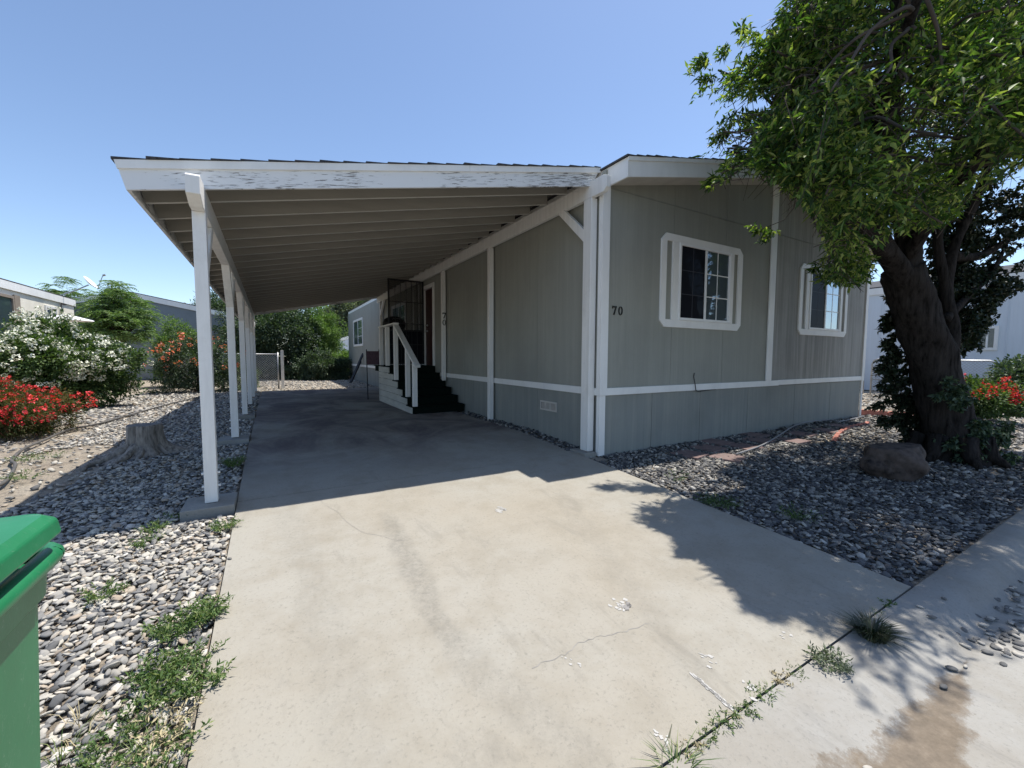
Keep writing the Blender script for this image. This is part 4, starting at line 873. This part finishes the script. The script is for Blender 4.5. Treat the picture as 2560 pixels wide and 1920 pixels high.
# ------------------------------------------------------------------ back hedge and far trees
bush('hedge_tree', (.35, 25.5, 1.9), (2.2, 1.6, 2.3), 'dense dark green tree behind the chain link gate', 'tree', 'leafblue', 1300, 60, .11, .06, .28)
bush('hedge_tree', (2.35, 26.5, 2.2), (1.25, 1.3, 2.1), 'bright green tree right of the dark one behind the yard', 'tree', 'leafpale', 600, 60, .10, .04, .26)
bush('hedge_bush', (2.3, 23.2, .6), (1.3, .8, .7), 'low mixed hedge at the back of the yard', 'hedge', 'leafblue', 420, 60, .08, .045, .2)
bush('hedge_bush', (4.1, 25.2, .75), (1.3, .8, .75), 'sunny low bush at the back near the house end', 'bush', 'leafpale', 420, 60, .08, .045, .2)
bush('far_tree', (9.0, 52, 5.2), (4.2, 3.0, 3.3), 'pale grey green tree far behind the yard', 'tree', 'leafolive', 900, 50, .30, .12, .7)
bush('far_tree', (-2.4, 34, 3.0), (2.6, 2.0, 2.2), 'dark tree rising behind the blue grey house end', 'tree', 'leafblue', 600, 50, .16, .07, .42)
# tree with feathery leaves between the left houses
def feather_tree(loc, hgt, label, n=150, spread=1.7):
    t = thing('feather_tree', loc, label, 'tree'); m = MB(); b = Vector(loc); m.tube([b, b+Vector((.1, 0, hgt*.5)), b+Vector((0, .1, hgt*.8))], [.09, .07, .04], 7)
    P_, D_ = [], []
    for i in range(n):
        a = random.uniform(0, 6.28); q = random.random()**.5; c = b+Vector((math.cos(a)*spread*q, math.sin(a)*spread*q, hgt*(.45+.55*random.random()*(1.05-.5*q*q))))
        if i % 4 == 0: m.tube([b+Vector((0, 0, hgt*.45)), b.lerp(c, .6)+Vector((0, 0, hgt*.2)), c], [.03, .02, .006], 5)
        for k in range(9):
            a2 = random.uniform(0, 6.28); d = Vector((math.cos(a2), math.sin(a2), random.uniform(-.2, .5))).normalized(); side = d.cross(Vector((0, 0, 1))).normalized()
            for j in range(8):
                pt = c+d*(.06+.055*j)+Vector((0, 0, -.012*j*j*.3))
                for s_ in (-1, 1): P_.append(pt); D_.append(side*s_+d*.35+Vector((0, 0, -.25)))
    m.build('trunk', 'twig', t, smooth=True); P_, D_ = np.array([list(p) for p in P_]), np.array([list(p) for p in D_])
    leaves('foliage', P_, D_, .12, .03, 'leafpale', t)
feather_tree((-5.0, 21.5, 0), 3.95, 'feathery leaved tree between the cream house and the blue grey house', 150, .95)
feather_tree((-8.0, 27.5, 0), 4.8, 'feathery tree top showing over the cream house roof', 120, 1.2)
# ------------------------------------------------------------------ neighbouring houses
def simple_house(name, x0, x1, y0, y1, ez, wall, label, ridge=None, roofc='shingle', over=.05, fas='white'):
    t = thing(name, (x0, y0, 0), label, 'house'); m = MB(); xm = (x0+x1)/2; s_ = .2; zr = ez+s_*(xm-x0)
    m.prism([(x0, 0), (x1, 0), (x1, ez), (xm, zr), (x0, ez)], 1, y0, y1); m.build('wall', wall, t)
    m = MB()
    for sg in (1, -1):
        xa = x0-over if sg > 0 else x1+over; za = ez-s_*over
        m.prism([(xa, za+.06), (xm, zr+.06), (xm, zr+.14), (xa, za+.14)], 1, y0-over, y1+over)
    m.build('roof', roofc, t)
    m = MB()
    for xa, dx in ((x0-over, .03), (x1+over, -.03)): za = ez-s_*over; m.box(min(xa-dx*.2, xa+dx), y0-over, za-.14, max(xa-dx*.2, xa+dx), y1+over, za+.10)
    for ya in (y0-over-.02, y1+over+.001):
        for sg in (1, -1):
            xa = x0-over if sg > 0 else x1+over; za = ez-s_*over; m.prism([(xa, za-.14), (xm, zr-.14), (xm, zr+.10), (xa, za+.10)], 1, ya, ya+.02)
    m.build('fascia', fas, t); return t
def wall_window(t, axis, k, a0, a1, z0, z1, frame, sgn, shutter=False):     # axis 0: wall at x=k
    r = bpy.data.objects.new('window', None); link(r, t); base = Vector((k, a0, z0)) if axis == 0 else Vector((a0, k, z0)); r.location = base-t.location
    def bx(m, u0, v0, u1, v1, d0, d1):
        lo, hi = sorted((k+sgn*d0, k+sgn*d1)); m.box(lo, u0, v0, hi, u1, v1) if axis == 0 else m.box(u0, lo, v0, u1, hi, v1)
    m = MB(); e = .08
    for b in ((a0, z0, a0+e, z1), (a1-e, z0, a1, z1), (a0+e, z0, a1-e, z0+e), (a0+e, z1-e, a1-e, z1), ((a0+a1)/2-.02, z0+e, (a0+a1)/2+.02, z1-e)): bx(m, *b, .001, .05)
    m.build('frame', frame, r); m = MB(); bx(m, a0+e, z0+e, a1-e, z1-e, .005, .012); m.build('pane', 'glass', r)
h = simple_house('cream_house', -14.2, -6.85, 11.5, 23.7, 3.32, 'cream', 'cream mobile home with a low roof at the far left')
wall_window(h, 0, -6.85, 21.1, 22.0, 1.7, 2.95, 'white', 1); wall_window(h, 0, -6.85, 17.0, 19.0, 1.5, 3.0, 'tanframe', 1)
m = MB(); m.box(-6.84, 19.02, 1.4, -6.80, 19.35, 3.05); m.build('shutter', 'tanframe', h)
m = MB(); m.tube([(-6.83, 22.9, 3.15), (-6.80, 22.4, 3.12), (-6.80, 22.3, 2.9), (-6.80, 22.3, 2.2)], .02, 6); m.build('cable', 'dark', h)
h = simple_house('blue_grey_house', -10.0, -1.3, 26.5, 38, 3.2, 'bluegray', 'blue grey mobile home behind the left bushes')
h = simple_house('pale_house', 6.1, 13.5, 31, 47, 2.85, 'paleblue', 'pale house with a low roof seen past the rear of the home')
wall_window(h, 0, 6.1, 37, 38.2, 1.4, 2.5, 'white', -1)
h = simple_house('peach_house', 5.3, 12, 52, 60, 2.6, 'peach', 'peach coloured house far behind the back bushes')
h = simple_house('white_house', 19.3, 27, 1.6, 20, 3.65, 'paleblue', 'white house on the next lot behind the big tree')
wall_window(h, 0, 19.3, 3.6, 4.05, 1.45, 2.2, 'white', -1)
m = MB()
for y in np.arange(2.2, 19, .61): m.box(19.285, y, .1, 19.2995, y+.02, 3.2)
m.build('batten', 'paleblue', h)
# satellite dish on the cream roof
dt = thing('satellite_dish', (-6.9, 22.6, 3.45), 'white satellite dish seen edge on above the cream house roof', 'satellite dish')
m = MB(); prof = [(.015, 0), (.11, .012), (.21, .042), (.29, .08), (.295, .088), (.21, .052), (.11, .022), (.015, .01)]; m.lathe(prof, (0, 0, 0), 24)
rot = Matrix.Rotation(R(-6), 4, 'Z') @ Matrix.Rotation(R(50), 4, 'Y'); dc = Vector((-6.05, 22.6, 3.98)); m.v = [tuple(rot @ Vector(v_)+dc) for v_ in m.v]; m.build('dish', 'white', dt, smooth=True)
m = MB(); m.tube([(-6.9, 22.6, 3.45), (-6.4, 22.6, 3.72), dc-Vector((.02, 0, .05))], .025, 6); m.build('mast', 'galv', dt)
m = MB(); e = dc+(rot @ Vector((0, 0, .55))); m.tube([dc+(rot @ Vector((.3, 0, .06))), e], .015, 6); m.tube([e, e+Vector((.08, 0, .03))], .04, 8); m.build('feed_arm', 'galv', dt)
# patio umbrella
um = thing('patio_umbrella', (-4.75, 16.0, 0), 'white patio umbrella showing its flat top over the white flowers', 'umbrella')
m = MB(); m.lathe([(.56, 0), (.54, .02), (.03, .17)], (-4.78, 16.0, 2.13), 8); m.build('canopy', 'umbrella', um)
m = MB(); m.tube([(-4.75, 16, 0), (-4.75, 16, 2.28)], .02, 8); m.build('pole', 'galv', um)
# ------------------------------------------------------------------ chain link fences
def chain(m, p0, p1, z0, z1, s=.085, r=.0035):
    p0, p1 = Vector(p0), Vector(p1); L = (p1-p0).length; d = (p1-p0)/L; H = z1-z0; n = int((L+H)/s)
    for k in range(n+1):
        a = k*s-H
        for sg in (0, 1):
            u0, u1 = a, a+H; v0, v1 = (z0, z1) if sg == 0 else (z1, z0)
            if u0 < 0: v0 += (v1-v0)*(-u0/H); u0 = 0
            if u1 > L: v1 -= (v1-v0)*((u1-L)/(u1-u0)) if u1 > u0 else 0; u1 = L
            if u1-u0 > .01: m.bar(p0+d*u0+Vector((0, 0, v0)), p0+d*u1+Vector((0, 0, v1)), r*2, r*2)
def fence(p0, p1, h, label, zb=0, posts=2, round_=False, slats=False):
    t = thing('chain_link_fence', (*p0, zb), label, 'fence'); a, b = Vector((*p0, 0)), Vector((*p1, 0))
    m = MB(); chain(m, a, b, zb+.06, zb+h-.02, .085 if (b-a).length < 4 else .11, .004 if a.x > 10 else .0045); m.build('mesh', 'galv', t)
    m = MB()
    if round_:
        d = (b-a).normalized(); pts = [a+Vector((0, 0, zb)), a+Vector((0, 0, zb+h-.15)), a+d*.05+Vector((0, 0, zb+h-.04)), a+d*.15+Vector((0, 0, zb+h)), b-d*.15+Vector((0, 0, zb+h)), b-d*.05+Vector((0, 0, zb+h-.04)), b+Vector((0, 0, zb+h-.15)), b+Vector((0, 0, zb))]
        m.tube(pts, .024, 8); m.tube([a+Vector((0, 0, zb+.5)), b+Vector((0, 0, zb+.5))], .012, 6)
    else: m.tube([a+Vector((0, 0, zb+h)), b+Vector((0, 0, zb+h))], .02, 8)
    m.build('rail', 'galv', t, smooth=True)
    if not round_:
        for k in range(posts): p = a.lerp(b, k/(posts-1)); m = MB(); m.tube([p+Vector((0, 0, zb-.05)), p+Vector((0, 0, zb+h+.06))], .03, 8); m.build('post', 'galv', t, smooth=True)
    if slats:
        m = MB(); d = (b-a).normalized(); n_ = int((b-a).length/.07)
        for k in range(n_): p = a+d*(.04+.07*k); m.bar(p+Vector((0, .01, zb+.08)), p+Vector((0, .01, zb+h-.04)), .006, .062, (1, 0, 0))
        m.build('slats', M['slat'], t)
M['slat'] = paint('dark privacy slat', (.035, .05, .055), .6, .1)
fence((-3.2, 18.6), (.24, 17.75), 1.25, 'chain link fence with galvanised post at the back left of the yard', posts=3)
m = MB(); m.box(.33, 17.7, 0, .43, 17.8, 1.39); tag(m.build('fence_post', 'whitewood', None, .004), 'white square post standing next to the galvanised gate post', 'post')
fence((11.5, 7.3), (17.5, 6.25), 1.25, 'fence with dark slats between the home corner and the gate', 0, 3, slats=True)
fence((17.7, 6.1), (17.9, 4.75), 1.2, 'round cornered chain link gate leaf left of the tree trunk', -.03, round_=True)
fence((17.92, 4.7), (18.1, 3.35), 1.2, 'round cornered chain link gate leaf right of the tree trunk', -.07, round_=True)
# plants to the right of the tree
bush('red_flower_bush', (13.4, 2.75, .30), (.95, .6, .40), 'red flowering bush beyond the big tree', 'bush', 'leafmid', 260, 50, .07, .04, .16, flowers=('flred', 70, .085, 12, 'ball', .0))
bush('yard_bush', (16.6, 2.35, .45), (1.0, .8, .75), 'dark green bush at the right edge beyond the tree', 'bush', 'leafblue', 300, 50, .09, .05, .22)
bush('wall_shrub', (12.0, 4.9, .55), (.22, .3, .7), 'narrow shrub growing behind the far corner of the home', 'shrub', 'leafmid', 90, 50, .07, .04, .14)
# ------------------------------------------------------------------ the big tree
def poly_in(px, py, poly):
    ins = np.zeros(len(px), bool); n = len(poly)
    for i in range(n):
        x0, y0 = poly[i]; x1, y1 = poly[(i+1) % n]
        c = ((y0 > py) != (y1 > py)) & (px < (x1-x0)*(py-y0)/((y1-y0) if y1 != y0 else 1e-9)+x0); ins ^= c
    return ins
SIL = [(2050, -3000), (1985, -300), (1972, 0), (1941, 31), (1949, 62), (1918, 74), (1929, 112), (1900, 85), (1890, 39), (1855, 43), (1862, 90), (1895, 130), (1870, 150), (1836, 84), (1813, 86), (1813, 135), (1766, 113), (1743, 136), (1750, 187), (1793, 245), (1844, 249), (1918, 241), (1958, 205), (1941, 257), (1918, 280), (1817, 268), (1793, 323), (1778, 362), (1793, 381), (1817, 397), (1795, 440), (1766, 459), (1770, 472), (1809, 459), (1840, 428), (1918, 439), (1957, 467), (2003, 498), (2030, 537), (2050, 564), (2055, 614), (2092, 655), (2034, 663), (2063, 692), (2100, 712), (2144, 718), (2178, 700), (2200, 600), (2283, 578), (2372, 562), (2423, 505), (2477, 459), (2560, 420), (4000, 200), (4000, -3000)]
HOLES = []
SHP = [(1586, 1305), (1605, 1257), (1730, 1250), (1880, 1215), (1790, 1180), (1845, 1142), (2027, 1104), (2147, 1087), (2300, 1085)]
SHG = [gpt(*p) for p in SHP]; SHG = [(p.x, p.y) for p in SHG]+[(14, 3.3), (14, .2), (6.5, .2)]+[(gpt(*p).x, gpt(*p).y) for p in ((2450, 1660), (2250, 1790), (2160, 1800), (2110, 1600), (2012, 1582), (1969, 1560), (1850, 1525), (1835, 1482), (1749, 1391), (1692, 1405), (1687, 1343))]
def hull_ok(P):
    px, py, z = project(P); ok = poly_in(px, py, SIL) & (z > 1.6)
    for h_ in HOLES: ok &= ~poly_in(px, py, h_)
    hgt = P[:, 2]+.2; gx = P[:, 0]-.34*hgt; gy = P[:, 1]-.06*hgt
    ok &= poly_in(gx, gy, SHG)
    ok &= ~((P[:, 0] > 4.0) & (P[:, 0] < 11.6) & (P[:, 1] > 3.45) & (P[:, 2] < 4.5))
    e = ((P[:, 0]-6.9)/4.6)**2+((P[:, 1]-2.0)/2.2)**2+((P[:, 2]-4.3)/2.9)**2
    return ok & (e < 1.05)
tr = thing('big_tree', (8.25, 2.0, -.2), 'large leafy tree with a thick dark leaning trunk on the right', 'tree')
limbs = []
def limb(pts, rad, wob=.05, n=14): limbs.append((smooth_path([at(*p) for p in pts], 5), rad)); return limbs[-1]
tm = MB()
def add_limb(pts, r0, r1, n=14, wob=.05):
    path = smooth_path([at(*p) if len(p) == 3 and p[0] > 100 else Vector(p) for p in pts], 5); L_ = len(path)
    rad = [r0+(r1-r0)*(i/(L_-1)) for i in range(L_)]; tm.tube(path, rad, n, wob*1.3); limbs.append(path); return path
base = at(2372, 1140, 5.85)
path = smooth_path([at(2388, 1175, 5.8), at(2376, 1110, 5.82), at(2360, 1020, 5.85), at(2336, 920, 5.85), at(2304, 820, 5.8), at(2275, 740, 5.75), at(2256, 670, 5.7)], 6)
L_ = len(path); tm.tube(path, [.36-.08*min(1, i/7)+.0*i if i < 10 else .275-.045*(i-10)/(L_-10) for i in range(L_)], 34, .06); limbs.append(path)
add_limb([(2275, 720, 5.7), (2225, 640, 5.5), (2180, 560, 5.2), (2120, 460, 4.8), (2020, 360, 4.6), (1930, 260, 4.55)], .15, .025)
add_limb([(2262, 690, 5.7), (2270, 580, 5.6), (2250, 450, 5.4), (2230, 300, 5.1), (2240, 100, 4.9), (2230, -200, 4.7)], .16, .03)
add_limb([(2372, 900, 5.95), (2384, 820, 6.0), (2366, 730, 6.05), (2385, 620, 6.1), (2430, 520, 6.1), (2480, 400, 6.0), (2560, 250, 5.9)], .085, .04)
add_limb([(2368, 740, 6.05), (2345, 600, 6.0), (2370, 480, 5.8), (2400, 300, 5.5), (2430, 100, 5.3), (2450, -200, 5.2)], .06, .03)
add_limb([(2270, 640, 5.6), (2330, 540, 5.2), (2420, 430, 4.6), (2500, 300, 4.0), (2560, 120, 3.6)], .09, .02)
add_limb([(2225, 640, 5.5), (2150, 560, 4.9), (2100, 520, 4.4), (2060, 400, 4.0), (2080, 200, 3.8)], .10, .02)
add_limb([(2250, 450, 5.4), (2200, 300, 4.2), (2250, 120, 3.4), (2330, -100, 3.0)], .09, .02)
add_limb([(2120, 460, 4.8), (2030, 440, 4.7), (1930, 420, 4.7), (1840, 400, 4.7)], .05, .012, 8)
add_limb([(2020, 360, 4.6), (1950, 220, 4.8), (1860, 205, 5.0), (1795, 175, 5.0)], .05, .01, 8)
add_limb([(2380, 640, 6.1), (2450, 640, 6.3), (2520, 600, 6.4), (2600, 560, 6.4)], .08, .02, 8)
add_limb([(2362, 800, 5.95), (2420, 740, 6.2), (2480, 680, 6.4), (2540, 560, 6.5)], .06, .015, 8)
# root flare and ridges
for k in range(7):
    a = k*.9+.3; tm.tube([base+Vector((.30*math.cos(a), .30*math.sin(a), .30)), base+Vector((.40*math.cos(a), .40*math.sin(a), .06)), base+Vector((.56*math.cos(a), .56*math.sin(a), -.05))], [.12, .08, .03], 8, .05)
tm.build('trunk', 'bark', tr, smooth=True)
LP_ = np.array([list(p) for l_ in limbs[1:] for p in l_])
C = []
while len(C) < 430:
    P = np.stack([RNG.uniform(2.2, 11.5, 4000), RNG.uniform(.2, 4.2, 4000), RNG.uniform(1.5, 7.2, 4000)], 1)
    C += list(P[hull_ok(P)])
C = C[:430]; E_ = []
while len(E_) < 150:
    P = np.stack([RNG.uniform(2.8, 6.5, 9000), RNG.uniform(1.2, 3.4, 9000), RNG.uniform(2.0, 5.6, 9000)], 1); P = P[hull_ok(P)]
    qx, qy, _ = project(P); E_ += list(P[(qx < 2080) & (qy > -60)])
C = np.array(C+E_[:150])
tw = MB(); allP, allD = [], []
for c in C:
    d = np.linalg.norm(LP_-c, axis=1); j = int(np.argmin(d+RNG.uniform(0, .5, len(d)))); a = Vector(LP_[j]); b = Vector(c)
    mid = a.lerp(b, .55)+Vector((0, 0, .12*(b-a).length)); tp = np.array([list(a.lerp(mid, .5)), list(mid), list(mid.lerp(b, .5))]); qx_, qy_, _ = project(tp)
    if poly_in(qx_, qy_, SIL).all(): tw.tube(smooth_path([a, a.lerp(mid, .5)+Vector((random.gauss(0, .05), random.gauss(0, .05), .03)), mid, mid.lerp(b, .5)+Vector((random.gauss(0, .05), random.gauss(0, .05), -.02)), b], 3), [.018-.0009*i_ for i_ in range(13)], 5)
    n = int(RNG.integers(24, 38)); rad = RNG.uniform(.26, .5)
    q = unit(RNG.normal(0, 1, (n, 3)))*RNG.uniform(.1, 1, (n, 1))**.5*rad
    s0 = c+q*.55; dd = unit(q+RNG.normal(0, .25, q.shape)+np.array([-.15, 0, .15]))
    ok = hull_ok(s0+dd*.2-np.array([0, 0, .05])); s0, dd = s0[ok], dd[ok]
    if len(s0) == 0: continue
    P, D, e = shoots(s0, dd, 15, .32, .5); allP.append(P); allD.append(D)
    for a_, b_ in list(zip(s0, e))[::3]: tw.tube([Vector(a_), Vector((a_+b_)/2)+Vector((0, 0, .03)), Vector(b_)], [.004, .003, .002], 3, cap=False)
n_before = sum(len(a_) for a_ in allP)
# two hanging sprays in front of the gable and suckers on the trunk
def spray(px, py, depth, n, rad, mat_list):
    c = np.array(at(px, py, depth)); q = unit(RNG.normal(0, 1, (n, 3)))*rad*RNG.uniform(.2, 1, (n, 1)); P, D, e = shoots(c+q*.5, unit(q+np.array([-.3, .1, 0])), 12, rad*1.1, .3); mat_list[0].append(P); mat_list[1].append(D)
for px, py, dp, n, rd in ((1900, 575, 5.0, 5, .10), (1935, 585, 5.0, 7, .12), (1780, 462, 4.75, 5, .08), (1800, 445, 4.75, 7, .10), (1830, 425, 4.75, 9, .13), (2045, 670, 5.3, 5, .08), (2075, 685, 5.3, 9, .14), (2100, 640, 5.2, 12, .2), (2130, 690, 5.3, 12, .2), (1768, 155, 5.0, 14, .16), (1785, 200, 5.0, 14, .18), (1822, 125, 5.0, 8, .12), (1875, 75, 5.0, 8, .12), (1840, 210, 5.0, 14, .2), (1820, 340, 4.9, 16, .2)):
    spray(px, py, dp, n, rd, (allP, allD))
NSPR = sum(len(a_) for a_ in allP)-n_before
tw.tube([at(1990, 480, 4.9), at(1985, 520, 4.95), at(1960, 550, 5.0), at(1900, 575, 5.0)], [.008, .006, .005, .003], 5)
tw.build('twigs', 'twig', tr, smooth=True)
P = np.concatenate(allP); D = np.concatenate(allD)
qx, qy, _ = project(P); gx = P[:, 0]-.34*(P[:, 2]+.2); gy = P[:, 1]-.06*(P[:, 2]+.2)
spr = np.zeros(len(P), bool); spr[-NSPR:] = True
ok = (poly_in(qx, qy, SIL) & (poly_in(gx, gy, SHG) & (np.sin(P[:, 0]*4.1+P[:, 2]*2.3)+np.sin(P[:, 1]*5.3-P[:, 2]*3.1+1)+np.sin(P[:, 2]*6.7+P[:, 0]*3.3)+RNG.normal(0, .3, len(P)) > -.5))) | spr
P, D = P[ok], D[ok]
leaves('crown', P, D, .068*RNG.lognormal(-.05, .32, len(P)), .025*RNG.uniform(.7, 1.3, len(P)), 'leaf', tr)
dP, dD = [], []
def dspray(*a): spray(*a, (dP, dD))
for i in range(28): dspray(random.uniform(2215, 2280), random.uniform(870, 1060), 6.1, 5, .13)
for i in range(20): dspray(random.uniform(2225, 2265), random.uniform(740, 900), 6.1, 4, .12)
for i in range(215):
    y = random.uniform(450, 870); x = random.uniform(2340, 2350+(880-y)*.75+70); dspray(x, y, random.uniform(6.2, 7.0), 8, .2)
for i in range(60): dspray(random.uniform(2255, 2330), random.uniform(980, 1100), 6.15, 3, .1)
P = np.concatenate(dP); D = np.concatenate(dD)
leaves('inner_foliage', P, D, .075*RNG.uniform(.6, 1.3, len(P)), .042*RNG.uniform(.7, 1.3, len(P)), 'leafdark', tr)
dP, dD = [], []
for i in range(46): dspray(random.gauss(2470, 28), random.gauss(1100, 30), 5.6, 6, .13)
for i in range(12): dspray(random.gauss(2395, 26), random.gauss(985, 14), 5.42, 5, .09)
P = np.concatenate(dP); D = np.concatenate(dD)
leaves('suckers', P, D, .08*RNG.uniform(.6, 1.3, len(P)), .04*RNG.uniform(.7, 1.3, len(P)), 'leafblue', tr)
